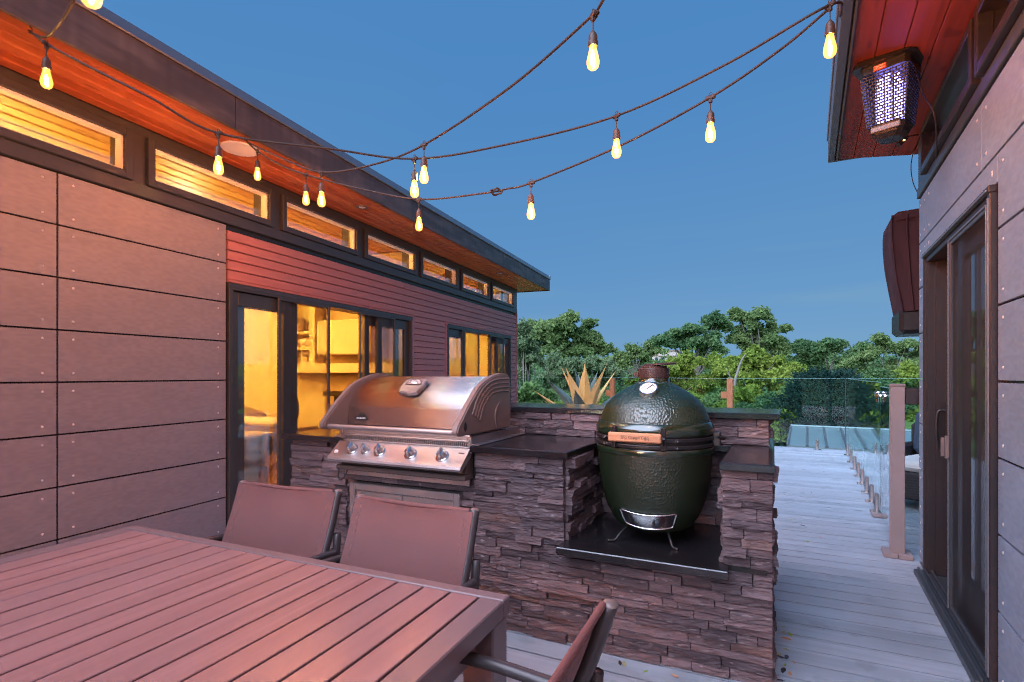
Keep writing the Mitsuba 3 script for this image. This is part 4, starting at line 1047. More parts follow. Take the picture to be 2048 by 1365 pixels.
# ================================================================== STRING LIGHTS
def bulb(sk, p, tilt=(0, 0), drop=.045):
    """A drop cord with socket and bulb hanging at p."""
    c = np.asarray(p, float)
    B = Frame(c[0], c[1], rng.uniform(0, 90), c[2])
    part(sk, "connector", B(cat([cbox(-.022, .022, -.008, .008, -.010, .008, .004), cbox(-.008, .008, -.007, .007, -.026, -.008, .003), tube([(.007 * math.cos(q), 0, .014 + .007 * math.sin(q)) for q in np.linspace(0, 6.28, 10)], .0018, 5)])), "mat_cable")
    part(sk, "drop_cord", B(tube([(0, 0, -.02), (0, 0, -.02 - drop)], .0025, 6)), "mat_cable")
    z = -.015 - drop
    part(sk, "socket", B(mv(lathe([(.0001, .0), (.005, .0), (.009, -.006), (.0145, -.014), (.0165, -.024), (.0165, -.040), (.0185, -.041), (.0185, -.056), (.0145, -.058)], 18), (0, 0, z))), "mat_socket", smooth=40)
    zb = z - .056
    bk = part(sk, "bulb", B(mv(lathe([(.013, .0), (.0135, -.008), (.016, -.022), (.0205, -.040), (.0235, -.056), (.0235, -.066), (.020, -.079), (.012, -.087), (.0001, -.0895)], 22), (0, 0, zb))), "mat_bulb_glass", smooth=True, emitter=lamp(3.0, 1.05, .15, .01))  # the glass also emits: a painted glow round the filament
    part(bk, "filament", B(mv(lathe([(.0001, -.024), (.004, -.028), (.0070, -.044), (.0085, -.056), (.0070, -.066), (.0001, -.072)], 10), (0, 0, zb))), "mat_white", smooth=True, emitter=lamp(*BULB))


BULB = (2200.0, 720.0, 285.0)


def string(pts, label, bulbs, r=.0055, extra=None):
    k = thing("string_light", label, "string light")
    part(k, "cable", tube(spline([np.asarray(p, float) for p in pts], 7), r, 7), "mat_cable", smooth=True)
    for b in bulbs:
        bulb(k, b)
    if extra is not None:
        part(k, "knot", extra, "mat_cable", smooth=True)
    return k


A_ = P(1660, 10, 2.05)
RHO = RH.w(-.53, -1.62, 2.95)
hookL, hookM = P(60, 62, 2.52), P(489, 279, 3.70)
b1 = [P(1186, 30, 1.96), P(848, 290, 2.78), P(643, 345, 3.12)]
near1 = np.array([.62, 1.05, 2.80]); near2 = np.array([1.0, .1, 3.0]); near3 = np.array([1.9, -1.7, 3.05])
string([near3, near2, near1, P(1200, 12, 1.93)] + [b1[0], P(1020, 175, 2.30), b1[1], P(745, 330, 2.95), b1[2], P(570, 320, 3.4), P(505, 290, 3.66), hookM], "string light running from overhead centre down to the left soffit, highest strand across the sky", b1)
b2 = [A_, P(1233, 232, 2.56), P(829, 318, 2.78), P(437, 267, 2.60), P(93, 88, 2.42)]
string([RHO, A_, P(1450, 130, 2.3), b2[1], P(1010, 290, 2.70), b2[2], P(660, 298, 2.72), b2[3], P(300, 195, 2.48), P(180, 135, 2.44), b2[4], hookL], "string light sagging in the middle strand from the right eave to the left soffit", b2)
b3 = [P(1421, 195, 2.40), P(1062, 366, 2.94), P(838, 399, 3.40), P(612, 350, 3.55), P(515, 303, 3.70)]
kn = P(992, 384, 3.05)
knot = np.array([kn + [.035 * math.cos(q), .012 * math.sin(3 * q), .014 * math.sin(q) + .004 * math.cos(5 * q)] for q in np.linspace(0, 4 * math.pi, 40)])
string([A_ + [0, .0, -.012], P(1560, 100, 2.2), b3[0], P(1240, 292, 2.68), b3[1], P(1015, 378, 3.03), P(960, 388, 3.12), b3[2], P(720, 378, 3.5), b3[3], P(560, 330, 3.64), b3[4], hookM + [0, .02, 0]], "string light of the lowest strand with a knot in its cable", b3, extra=tube(knot, .006, 6))
b4 = [P(182, -152, 1.30), np.array([-.95, .45, 2.72]), np.array([-.55, -.35, 2.66]), np.array([.1, -1.1, 2.70])]
string([hookL + [.0, 0, -.01], P(96, 72, 2.35), P(150, -5, 1.75), b4[0], b4[1], b4[2], b4[3], np.array([1.6, -2.4, 3.0])], "string light leaving the picture at the top left, above the table", b4)
for h_ in (hookL, hookM):
    k = thing("cup_hook", "small hook in the left soffit beside the round speaker" if h_ is hookM else "small hook under the left eave at the picture's top left corner", "hook", "hooks for the string lights")
    put(k, tube([h_ + [0, 0, .075], h_ + [0, 0, .02], h_ + [.012, 0, .005], h_ + [.0, 0, -.008], h_ + [-.010, 0, .004]], .003, 6), "mat_iron", smooth=True)

# ================================================================== BUG ZAPPER under the right soffit
bz = thing("bug_zapper", "black lantern bug zapper with violet light hanging under the right eave", "bug zapper")
zc = P(1781, 196, 2.78)
BZ = Frame(zc[0], zc[1], 51, zc[2])
def taper(h0, h1, z0, z1, c=.025):
    def sq(h): return [(sx * (h - (c if k else 0)), sy * (h - (0 if k else c))) for sx, sy, ks in ((1, 1, (0, 1)), (-1, 1, (1, 0)), (-1, -1, (0, 1)), (1, -1, (1, 0))) for k in ks]
    a, b = np.array(sq(h0)), np.array(sq(h1))
    v = np.vstack([np.c_[a, np.full(8, z0)], np.c_[b, np.full(8, z1)]])
    h = ConvexHull(v); f = []
    c_ = v.mean(0)
    for t in h.simplices:
        n_ = np.cross(v[t[1]] - v[t[0]], v[t[2]] - v[t[0]])
        f.append(t if n_ @ (v[t[0]] - c_) > 0 else t[::-1])
    return v, np.array(f)
def bzw(z): return np.interp(z, (-.16, .14), (.082, .108))
part(bz, "lid", BZ(cat([taper(.136, .100, .176, .245), taper(.142, .136, .150, .1762)])), "mat_black")
part(bz, "collar", BZ(taper(.108, .110, .112, .150, .02)), "mat_black")
part(bz, "base", BZ(cat([taper(.066, .084, -.200, -.158, .02), taper(.050, .068, -.222, -.200, .02)])), "mat_black")
part(bz, "tray_panel", BZ(cbox(-.065, .065, -.0865, -.078, -.192, -.164, .003)), "mat_cast")
cg = []
PIT = .0150
for i in range(18):
    z = -.154 + i * PIT
    h = bzw(z)
    loop = [(sx * h, sy * h, z) for sx, sy in ((1, 1), (-1, 1), (-1, -1), (1, -1))]
    for a in range(4):
        p0, p1 = np.array(loop[a]), np.array(loop[(a + 1) % 4])
        cg.append(tube([p0, p1], .0036, 6, True))
        nbar = 8
        for b in range(nbar + 1):
            q = (b + .5 * (i % 2)) / nbar
            if q > 1 or i == 17: continue
            h2 = bzw(z + PIT) / h
            s_ = p0 * (1 - q) + p1 * q
            cg.append(tube([s_, s_ * [h2, h2, 1] + [0, 0, PIT]], .0034, 5, False))
part(bz, "cage", BZ(cat(cg)), "mat_black")
for a_, b_ in ((-.036, -.03), (.0, -.045), (.036, -.03), (-.02, .03), (.03, .035)):
    part(bz, "uv_tube", BZ(tube([(a_, b_, -.150), (a_, b_, .105)], .012, 12)), "mat_white", smooth=True, emitter=lamp(2.3, 2.1, 9.5, .3))
part(bz, "killing_grid", BZ(cat([tube([(.062 * math.cos(q), .062 * math.sin(q), -.15), (.066 * math.cos(q), .066 * math.sin(q), .11)], .0015, 5) for q in np.linspace(0, 2 * np.pi, 22)[:-1]])), "mat_chrome")
lbp = part(bz, "label_plate", BZ(cbox(-.045, .012, -.1115, -.106, .116, .144, .002)), "mat_label_orange")
for i, s in enumerate(("BLACK+", "DECKER")):
    tx = meshkit.text_mesh(s, .0085, .0008, True); tw = tx.bounds[1][0]; k_ = .044 / tw
    part(lbp, "lettering", BZ((np.stack([np.array(tx.vertices)[:, 0] * k_ - .0385, -.1118 - np.array(tx.vertices)[:, 2], np.array(tx.vertices)[:, 1] + .1325 - .0125 * i], -1), np.array(tx.faces))), "mat_white")
hz = GS(float((RH.o - zc) @ -RH.er))
part(bz, "hook", tube([zc + [0, 0, .24], zc + [0, 0, 2.94 - zc[2]]], .003, 6), "mat_rivet")
part(bz, "power_cord", tube(spline([zc + BZ.er * .105 - BZ.ed * .06 + [0, 0, .14], P(1845, 185, 2.75), P(1870, 235, 2.65), RH.w(-.008, -.62, 2.535)], 8), .004, 6), "mat_cable", smooth=True)
cm = thing("security_sensor", "small dark sensor with an orange light hanging below the bug zapper", "sensor")
sc_ = P(1806, 284, 3.25)
part(cm, "body", tube([sc_ + [-.03, 0, -.02], sc_ + [.02, 0, .03]], .016, 10), "mat_black", smooth=30)
part(cm, "bracket", tube([sc_ + [.015, 0, .03], P(1836, 270, 3.5)], .005, 6), "mat_black")
part(cm, "light", mv(lathe([(.0001, .006), (.007, .0), (.0001, -.006)], 10), sc_ + [-.006, -.017, .002]), "mat_white", smooth=True, emitter=lamp(9, 3.2, .5))
wr = thing("loose_wire", "thin loose wire hanging from the eave along the right building's corner", "wire")
put(wr, tube(spline([P(1826, 305, 3.75), P(1822, 335, 3.72), P(1826, 365, 3.7), P(1837, 388, 3.66), P(1842, 384, 3.56)], 6), .0028, 6), "mat_cable", smooth=True)

# ================================================================== GLASS RAILING, GATE
RL0, RLd = np.array([3.37, 4.87]), np.array([.486, .874])
RLF = Frame(RL0[0], RL0[1], 29.1)          # y runs along the side rail
rail = thing("glass_railing", "frameless clear glass railing on steel spigots along the right walkway and the far deck edge", "railing")
GTOP = 1.205
EC = RLF.w(0, 4.50)
EFm = Frame(EC[0], EC[1], 29.1)            # x runs along the far edge
def pane(F, x0, x1, y0, y1, z0=.07, z1=GTOP):
    k = part(rail, "pane", F(box(x0, x1, y0, y1, z0, z1)), "mat_rail_glass")
    part(k, "edge", F(cat([box(x0, x1, y0, y1, z1 + .0005, z1 + .004)])), "mat_glass_edge")
for a, b in ((-.22, 1.30), (1.32, 2.85), (2.87, 4.47)):
    pane(RLF, -.006, .006, a, b)
for a, b in ((.03, 1.7), (-1.70, -.02), (-3.40, -1.72), (-5.10, -3.42), (-6.80, -5.12), (1.72, 3.4)):
    pane(EFm, a, b, -.006, .006)
part(rail, "corner_joint", EFm(cbox(-.012, .012, -.012, .012, .07, GTOP, .002)), "mat_frame")
def spigot(F, x, y_):
    k = part(rail, "spigot", F(cat([mv(lathe([(.026, .012), (.024, .03), (.0235, .165), (.022, .178), (.0001, .180)], 14), (x, y_, 0))])), "mat_steel_plain", smooth=35)
    part(k, "base_plate", F(cbox(x - .055, x + .055, y_ - .055, y_ + .055, .002, .014, .003)), "mat_chrome")
    part(k, "slot", F(box(x - .027, x - .0255, y_ - .004, y_ + .004, .05, .16) if F is RLF else box(x - .004, x + .004, y_ - .0262, y_ - .025, .05, .16)), "mat_black")
for y_ in (.02, .46, .94, 1.45, 1.98, 2.55, 3.2, 3.95):
    spigot(RLF, -.0, y_)
for x in (.43, -.41, -1.35, -2.6, -4.6, -5.9, 1.35):
    spigot(EFm, x, -.10)
part(rail, "post_foot", RLF(cbox(-.06, .06, -.20, -.08, .003, .026, .004)), "mat_post")
# gate post, glass gate with latch
gp = Frame(2.71, 3.72, 29.1)
gpk = thing("gate_post", "square taupe metal post with a wide base at the corner of the right building", "post")
part(gpk, "shaft", gp(cbox(-.041, .041, -.041, .041, .02, 1.195, .003)), "mat_post")
part(gpk, "cap", gp(cbox(-.045, .045, -.045, .045, 1.196, 1.212, .004)), "mat_post")
part(gpk, "base_cover", gp(cat([cbox(-.085, -.0015, -.085, .085, .003, .034, .004), cbox(.0015, .085, -.085, .085, .003, .034, .004)])), "mat_post")
part(gpk, "wall_bracket", gp(cbox(.042, .20, -.03, .03, 1.07, 1.185, .004)), "mat_frame_brown", label="brown box bracket that ties the post to the wall")
gate = thing("glass_gate", "narrow clear glass gate leaf with a chrome latch beside the taupe post", "gate")
g0 = gp.w(-.0, .05); g1 = RLF.w(0, -.26)
gy = math.degrees(math.atan2(g1[0] - g0[0], g1[1] - g0[1]))
GT = Frame(g0[0], g0[1], gy)
gL = float(np.linalg.norm(g1 - g0))
gk = part(gate, "pane", GT(box(-.005, .005, .01, gL, .07, 1.17)), "mat_rail_glass")
part(gk, "edge", GT(cat([box(-.005, .005, .01, gL, 1.1705, 1.174), box(-.005, .005, gL + .0005, gL + .004, .07, 1.174)])), "mat_glass_edge")
lt = part(gate, "latch", GT(cat([mv(lathe([(.0001, -.05), (.017, -.048), (.019, -.03), (.019, .025), (.030, .032), (.028, .042), (.0001, .046)], 16), (-.022, gL - .01, 1.085)), tube([(-.022, gL - .20, 1.10), (-.022, gL - .14, 1.093), (-.022, gL + .02, 1.093), (-.022, gL + .15, 1.10)], .009, 8), mv(lathe([(.0001, -.014), (.016, -.010), (.018, 0), (.012, .012), (.0001, .014)], 12), (-.022, gL + .165, 1.095))])), "mat_chrome", smooth=40)
# timber posts on the far edge
for x, nm in ((-1.783, "post painted as orange lit at the far deck edge, right of the egg shaped cooker"), (-3.987, "post painted as orange lit at the far deck edge, beside the agave")):
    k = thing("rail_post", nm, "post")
    part(k, "shaft", EFm(cbox(x - .05, x + .05, -.14, -.05, .0, GTOP - .005, .004)), "mat_post_lit")
    part(k, "clamp", EFm(cat([cbox(x - .16, x - .05, -.07, -.012, .84, .96, .005), cbox(x - .16, x - .05, -.07, -.012, .2, .32, .005)])), "mat_post_lit")

# ================================================================== AGAVE behind the bar
ag = thing("agave_plant", "large agave with blue green leaves, some painted warmly lit, in a pot behind the bar", "plant")
AP = P(1168, 850, 5.3); AG = Frame(AP[0], AP[1], 10, AP[2] - .05)
def blade(az, tilt, L, W, curl=.25, mt_="mat_agave"):
    n = 9
    s = np.linspace(0, 1, n)
    r = L * s * math.sin(tilt) + L * curl * s**2 * .5
    z = L * s * math.cos(tilt) - L * curl * .35 * s**2
    w = W * (np.sin(np.pi * np.clip(s * .78 + .22, 0, 1)) ** .8) * (1 - s**6)
    d = np.array([math.cos(az), math.sin(az)]); e = np.array([-d[1], d[0]])
    rows = []
    for i in range(n):
        c = np.array([d[0] * r[i], d[1] * r[i], z[i]])
        up = np.array([-d[0] * .5, -d[1] * .5, .35])
        rows += [c + np.r_[e, 0] * w[i] * .5 + up * w[i] * .35, c, c - np.r_[e, 0] * w[i] * .5 + up * w[i] * .35, c - up * .020 * (1 - s[i])]
    v = np.array(rows); f = []
    for i in range(n - 1):
        for j in range(4):
            a, b = i * 4 + j, i * 4 + (j + 1) % 4
            f += [[a, b, b + 4], [a, b + 4, a + 4]]
    part(ag, "leaf", AG((v, np.array(f))), mt_, smooth=50, label="agave leaf with warm light painted in" if mt_.endswith("yellow") else None)
for i in range(26):
    az = i * 2.39996
    ring_ = i / 25
    tilt = .10 + 1.15 * ring_
    yel = (i % 3 != 0) and math.sin(az) < .35  # leaves towards the camera carry the painted warm light
    blade(az, tilt, rng.uniform(.60, .72) * (1.04 - .12 * ring_), rng.uniform(.105, .14), rng.uniform(.05, .30), "mat_agave_lit_yellow" if yel else "mat_agave")
part(ag, "pot", AG(mv(lathe([(.0001, -.30), (.16, -.30), (.21, -.02), (.225, .0), (.19, .0), (.17, -.04), (.0001, -.04)], 28), (0, 0, .0))), "mat_terracotta", smooth=35)
pst = thing("plant_stand", "dark stand that carries the agave pot behind the bar", "stand")
put(pst, AG(cbox(-.2, .2, -.2, .2, -AG.o[2] + .003, -.301, .01)), "mat_iron")

# ================================================================== AWNING COVER at the right building's far corner
aw = thing("awning", "folded maroon fabric cover hanging beside the right building's far corner", "awning")
AWF = Frame(*RH.w(-.06, .62)[:2], 29.3)
aprof = Polygon([(.02, 2.565), (-.02, 2.535), (-.028, 2.47), (-.020, 2.28), (.005, 2.02), (.045, 1.775), (.42, 1.80), (.42, 2.585)])
m = trimesh.creation.extrude_polygon(aprof, .56, engine="earcut")
av, af = trimesh.remesh.subdivide_to_size(m.vertices, m.faces, .06)
av = np.stack([av[:, 0], av[:, 2], av[:, 1]], -1); af = af[:, ::-1]
fold = meshkit.fbm(np.stack([av[:, 0] * 5 + av[:, 2] * 1.5, av[:, 1] * 4, av[:, 2] * 1.6], -1), 3, 4) - .5
av = av + np.stack([fold * .05 * (av[:, 2] < 2.5), fold * .07 * (av[:, 2] < 2.5), 0 * fold], -1)
am = trimesh.Trimesh(av, af); am.merge_vertices()
part(aw, "cover", AWF((np.array(am.vertices), np.array(am.faces))), "mat_awning", smooth=50)
for xs_, dx in (((-.022, 2.53), 0), ((.075, 2.53), .098)):
    part(aw, "piping", AWF(tube(spline([(-.020 + dx, -.006, 2.54), (-.026 + dx, -.010, 2.46), (-.017 + dx, -.008, 2.28), (.008 + dx * .9, -.008, 2.02), (.048 + dx * .7, -.006, 1.78)], 6), .006, 6)), "mat_awning", smooth=True)
part(aw, "cassette", AWF(cbox(.03, .5, .02, .5, 1.60, 1.80, .03)), "mat_black")
part(aw, "arm", AWF(cat([box(.2, .26, -.65, .3, 2.18, 2.24)])), "mat_black")

# ================================================================== LOUNGE CHAIR past the gate post
wc = thing("wicker_chair", "dark wicker lounge chair with navy and white cushions behind the gate post", "chair")
WC = Frame(4.08, 5.05, 60)
part(wc, "base", WC(cbox(-.36, .36, -.36, .36, .10, .36, .02)), "mat_wicker")
part(wc, "backrest", WC(cbox(-.36, .36, .28, .38, .36, .78, .03)), "mat_wicker")
part(wc, "arm", WC(cbox(-.40, -.30, -.36, .36, .30, .58, .03)), "mat_wicker")
part(wc, "arm", WC(cbox(.30, .40, -.36, .36, .30, .58, .03)), "mat_wicker")
part(wc, "seat_cushion", WC(cbox(-.29, .29, -.36, .27, .365, .47, .04)), "mat_white", label="white seat cushion")
part(wc, "back_cushion", WC(rotm(cbox(-.29, .29, .12, .27, .47, .92, .05), [1, 0, 0], -10, (0, .2, .47))), "mat_fabric_blue", label="navy back cushion")
for dx, dy in ((-.33, -.33), (.33, -.33), (-.33, .33), (.33, .33)): part(wc, "leg", WC(cbox(dx - .02, dx + .02, dy - .02, dy + .02, .002, .10, .004)), "mat_steel_plain")

# ================================================================== FIRE TABLE behind the camera's left (its glow is what the glass mirrors)
fp = thing("fire_table", "low stone fire table with burning flames behind the dining table", "fire pit")
FP = Frame(-2.75, -1.35, 20.7)
part(fp, "body", FP(cbox(-.35, .35, -.75, .75, .0, .42, .01)), "mat_stone_0")
part(fp, "top", FP(slab([(-.42, -.82), (.42, -.82), (.42, .82), (-.42, .82)], .42, .46)), "mat_granite")
part(fp, "burner", FP(cbox(-.10, .10, -.55, .55, .46, .475, .004)), "mat_black")
fl_ = []
for i in range(15):
    y_ = -.52 + i * .074
    h = rng.uniform(.25, .52)
    pth = spline([(rng.uniform(-.03, .03), y_, .478), (rng.uniform(-.04, .04), y_ + rng.uniform(-.02, .02), .478 + h * .4), (rng.uniform(-.04, .04), y_ + rng.uniform(-.03, .03), .478 + h)], 5)
    fl_.append(tube(pth, np.interp(np.linspace(0, 1, len(pth)), [0, .3, 1], [.026, .048, .004]), 8))
part(fp, "flames", FP(cat(fl_)), "mat_white", smooth=True, kind="stuff", emitter=lamp(300.0, 96.0, 34.0, 2.5))

# ================================================================== OUTLYING GROUND, SHED, FAR HOUSE, TREES
GZ = -3.4
def gheight(x, y):
    d = np.hypot(x, y)
    h = GZ + .5 * (meshkit.fbm(np.stack([x * .02, y * .02, 0 * x], -1), 3, 2) - .5)
    hill = np.clip((d - 130) / 260, 0, 1)
    hill = hill * hill * (3 - 2 * hill)
    h = h + hill * (12.0 + 6.0 * (meshkit.fbm(np.stack([x * .006, y * .006, 0 * x + 4], -1), 3, 8) - .5))
    return h
rad = np.concatenate([[0], np.geomspace(4, 3000, 60)])
an = np.linspace(0, 2 * np.pi, 121)[:-1]
X, A = np.meshgrid(rad, an, indexing="ij")
gx, gy_ = X * np.cos(A), X * np.sin(A)
gv = np.stack([gx, gy_, gheight(gx, gy_)], -1).reshape(-1, 3)
gf = []
for i in range(len(rad) - 1):
    for j in range(120):
        a, b = i * 120 + j, i * 120 + (j + 1) % 120
        if i: gf += [[a, a + 120, b + 120], [a, b + 120, b]]
        else: gf += [[a, a + 120, b + 120]]
g_ = struct("ground")
put(g_, (gv, np.array(gf)), "mat_grass", smooth=True)

shed = thing("shed", "low outbuilding with a pale blue standing seam metal roof below the deck", "shed")
SF = Frame(*P(1581, 853, 14.6)[:2], 29.3)
RZ0, RZ1 = -.155, -.34
sy = 2.9
part(shed, "wall", SF(cat([box(.15, 7, -sy + .25, -.1, GZ - .6, -.46), box(.15, 7, -.1, 2.5, GZ - .6, -.5)])), "mat_stucco")
rf = []
rf.append((np.array([[x, y_, z + dz] for x in (0, 7.2) for y_, z in ((-sy, RZ1), (0, RZ0), (2.7, RZ1)) for dz in (-.04, 0)]), np.array([[1, 7, 9], [1, 9, 3], [3, 9, 11], [3, 11, 5], [0, 2, 8], [0, 8, 6], [2, 4, 10], [2, 10, 8], [0, 6, 7], [0, 7, 1], [4, 5, 11], [4, 11, 10], [0, 1, 3], [0, 3, 2], [2, 3, 5], [2, 5, 4], [6, 8, 9], [6, 9, 7], [8, 10, 11], [8, 11, 9]])))
rk = part(shed, "roof", SF(cat(rf)), "mat_roof_metal")
for i in range(19):
    x = .01 + i * .385
    a_, b_ = np.array([x, -sy - .01, RZ1 + .014]), np.array([x, 0, RZ0 + .014])
    part(rk, "seam", SF(cat([tube([a_, b_], .024, 5), box(x + .024, x + .05, -sy, -.01, 0, .001) if False else tube([a_ + [.03, 0, -.008], b_ + [.03, 0, -.008]], .012, 4)])), "mat_flashing")
part(rk, "ridge_cap", SF(tube([(0, 0, RZ0 + .012), (7.2, 0, RZ0 + .012)], .045, 6)), "mat_roof_metal", smooth=True)

fh = thing("hill_house", "pale flat roofed house on the far hilltop above the treeline", "house")
HP = P(1345, 716, 300.0); HF = Frame(HP[0], HP[1], 12, HP[2] - 4)
part(fh, "wall", HF(cat([box(-11, 13, -4, 4, -6, 5.0), box(-8, 3, -5, 3, 5, 7.6)])), "mat_stucco")
part(fh, "roof", HF(cat([box(-11.5, 13.5, -4.5, 4.5, 5.0, 5.5), box(-8.5, 3.5, -5.5, 3.5, 7.6, 8.0)])), "mat_terracotta")
for x in (-9, -5.5, -2, 2, 6, 10): part(fh, "window", HF(box(x - .9, x + .9, -4.06, -3.9, 2.2, 4)), "mat_fabric_blue")


def leaves(centers, spread, n_each, size, flat=.5, up=.5):
    """Leaf cards: n_each round each centre; two triangles each, slightly folded."""
    centers = np.asarray(centers, float)
    spread = np.broadcast_to(np.asarray(spread, float), (len(centers),))
    N = len(centers) * n_each
    c = np.repeat(centers, n_each, 0)
    s = np.repeat(spread, n_each)
    off = rng.normal(0, 1, (N, 3)); off /= np.linalg.norm(off, axis=1, keepdims=True) + 1e-9
    off *= (rng.random((N, 1)) ** .5) * s[:, None] * [1, 1, flat]
    p = c + off
    nrm_ = rng.normal(0, 1, (N, 3)) + np.array([0, 0, up * 1.5])
    nrm_ /= np.linalg.norm(nrm_, axis=1, keepdims=True)
    t = np.cross(nrm_, rng.normal(0, 1, (N, 3))); t /= np.linalg.norm(t, axis=1, keepdims=True) + 1e-9
    b = np.cross(nrm_, t)
    sz = size * rng.uniform(.6, 1.35, (N, 1))
    v = np.stack([p - t * sz * .7, p + b * sz * .36 + nrm_ * sz * .10, p + t * sz * .7, p - b * sz * .36 + nrm_ * sz * .10], 1).reshape(-1, 3)
    i = np.arange(N)[:, None] * 4
    f = np.concatenate([i + [0, 1, 2], i + [0, 2, 3]], 0)
    return v, f


def tree(name, label, D, base_u, blobs, leaf, bark="mat_bark", n=16000, size=.30, group=None, r0=.28, clump=.9, cat_="tree", gap=.0, limbs=True, puffs=.85):
    """A tree at distance D: blobs are (u, v, horizontal radius in px, vertical radius in px) surveyed from the photograph, given depth of their own."""
    k = thing(name, label, cat_, group)
    bx = P(base_u, HOR, D)
    gz = float(gheight(np.array([bx[0]]), np.array([bx[1]]))[0])
    base_ = np.array([bx[0], bx[1], gz - .2])
    ms = []
    tot = sum(b[2] * b[3] for b in blobs)
    tips = []
    for (u, v_, ru, rv_) in blobs:
        rx, rz = ru / FPX * D, rv_ / FPX * D
        c = P(u, v_, D) + [0, rng.uniform(-.6, .6) * rx, 0]
        pr_ = clump * .60
        npuff = int(np.clip(puffs * rx * rz / pr_**2, 8, 170))
        nl = int(1.45 * n * ru * rv_ / tot / npuff)
        dirs = rng.normal(0, 1, (npuff, 3)); dirs /= np.linalg.norm(dirs, axis=1, keepdims=True)
        ctr = c + dirs * (rng.uniform(.35, 1.0, (npuff, 1)) ** .6) * np.array([rx, rx, rz]) * .88
        rad_ = pr_ * rng.uniform(.55, 1.25, npuff)
        per = 6
        for q, r_ in zip(ctr, rad_):
            k_ = max(4, int(nl / per * r_ / pr_))
            o_ = rng.normal(0, .46, (k_, 3)) * np.array([r_, r_, r_ * .42])
            el_ = q - c; el_ = el_ / (np.linalg.norm(el_) + 1e-6)
            o_ += el_ * rng.normal(0, .55, (k_, 1)) * r_
            o_[:, 2] -= .25 * (o_[:, 0]**2 + o_[:, 1]**2) / r_
            ms.append(leaves(q + o_, size * 1.1, per, size * .8 * rng.uniform(.75, 1.3), .7, .5))
        tips += list(ctr[::2]) + [c]
    part(k, "crown", cat(ms), leaf)
    top = np.mean([P(b[0], b[1], D) for b in blobs], axis=0)
    low = min(P(b[0], b[1] + b[3] * .5, D)[2] for b in blobs)
    fork = base_ * .35 + np.array([top[0], top[1], max(low, gz + 1.0)]) * .65
    tk = [tube(spline([base_, (base_ + fork) / 2 + rng.normal(0, .12, 3), fork], 5), np.linspace(r0, r0 * .7, 11), 9)]
    if limbs:
        for q in tips:
            mid = fork * .5 + q * .5 + np.array([0, 0, .25]) + rng.normal(0, .2, 3)
            tk.append(tube(spline([fork, mid, q], 4), np.linspace(r0 * .34, .012, 9), 5, False))
    part(k, "trunk", cat(tk), bark, smooth=True)
    return k


tree("oak_tree", "tall airy oak rising behind the agave, left of the gap in the trees", 40, 1122, [(1125, 650, 42, 30), (1165, 668, 36, 30), (1085, 672, 40, 32), (1128, 690, 52, 30), (1200, 690, 28, 20), (1060, 700, 34, 30)], "mat_leaf_oak", n=26000, size=.26, clump=.8, gap=.04, r0=.34)
tree("birch_tree", "slender pale trunked tree right beside the left house's far corner", 26, 1048, [(1048, 670, 22, 28), (1062, 712, 26, 28), (1040, 735, 28, 30)], "mat_leaf_pale", "mat_bark_pale", n=9000, size=.17, clump=.5, gap=.06, r0=.10)
tree("oak_tree", "broad dark oak with a flat spreading top right of the gap in the trees", 46, 1400, [(1365, 668, 42, 20), (1405, 690, 46, 24), (1428, 648, 22, 24), (1345, 682, 26, 18)], "mat_leaf_dark", n=17000, size=.28, clump=.85, gap=.03, r0=.32)
tree("oak_tree", "tallest oak with three rounded tops above the bright green tree", 48, 1505, [(1500, 632, 38, 24), (1545, 672, 34, 28), (1515, 678, 44, 32), (1475, 668, 28, 22), (1558, 700, 22, 22)], "mat_leaf_oak", n=20000, size=.28, clump=.85, gap=.03, r0=.34)
tree("elm_tree", "bright yellow green tree in front of the tallest oak", 34, 1500, [(1490, 715, 52, 36), (1545, 735, 56, 44), (1445, 735, 50, 40), (1590, 752, 34, 38), (1500, 770, 80, 34)], "mat_leaf_bright", n=30000, size=.21, clump=.65, gap=.0, r0=.2)
tree("oak_tree", "dark rounded oak behind the right end of the treeline", 50, 1660, [(1640, 690, 40, 24), (1690, 700, 40, 28), (1655, 725, 54, 34), (1612, 700, 18, 20)], "mat_leaf_dark", n=18000, size=.28, clump=.9, r0=.3)
tree("elm_tree", "pale trunked green tree nearest the right building's corner", 38, 1768, [(1765, 690, 44, 24), (1810, 715, 40, 34), (1740, 722, 44, 34), (1790, 748, 56, 34)], "mat_leaf_oak", "mat_bark_pale", n=20000, size=.22, clump=.7, r0=.16)
tree("oak_tree", "low distant grey green tree left of the hilltop house", 80, 1280, [(1262, 706, 38, 16), (1300, 700, 34, 18), (1235, 720, 30, 18)], "mat_leaf_oak", n=10000, size=.40, clump=1.2, gap=.05, r0=.3)
tree("elm_tree", "light green tree low in the gap right above the egg shaped cooker", 36, 1330, [(1330, 752, 52, 34), (1290, 760, 50, 32), (1375, 748, 44, 38), (1405, 770, 44, 34)], "mat_leaf_bright", n=24000, size=.21, clump=.65, r0=.16)
tree("elm_tree", "hazy pale green tree behind the agave", 32, 1160, [(1165, 740, 56, 32), (1215, 752, 52, 34), (1110, 752, 52, 38), (1250, 770, 44, 34), (1150, 790, 80, 30)], "mat_leaf_pale", n=26000, size=.19, clump=.6, gap=.02, r0=.14)
ORD = "first second third fourth fifth sixth seventh eighth ninth tenth eleventh twelfth".split()
GB = "understorey bushes beyond the far glass railing"
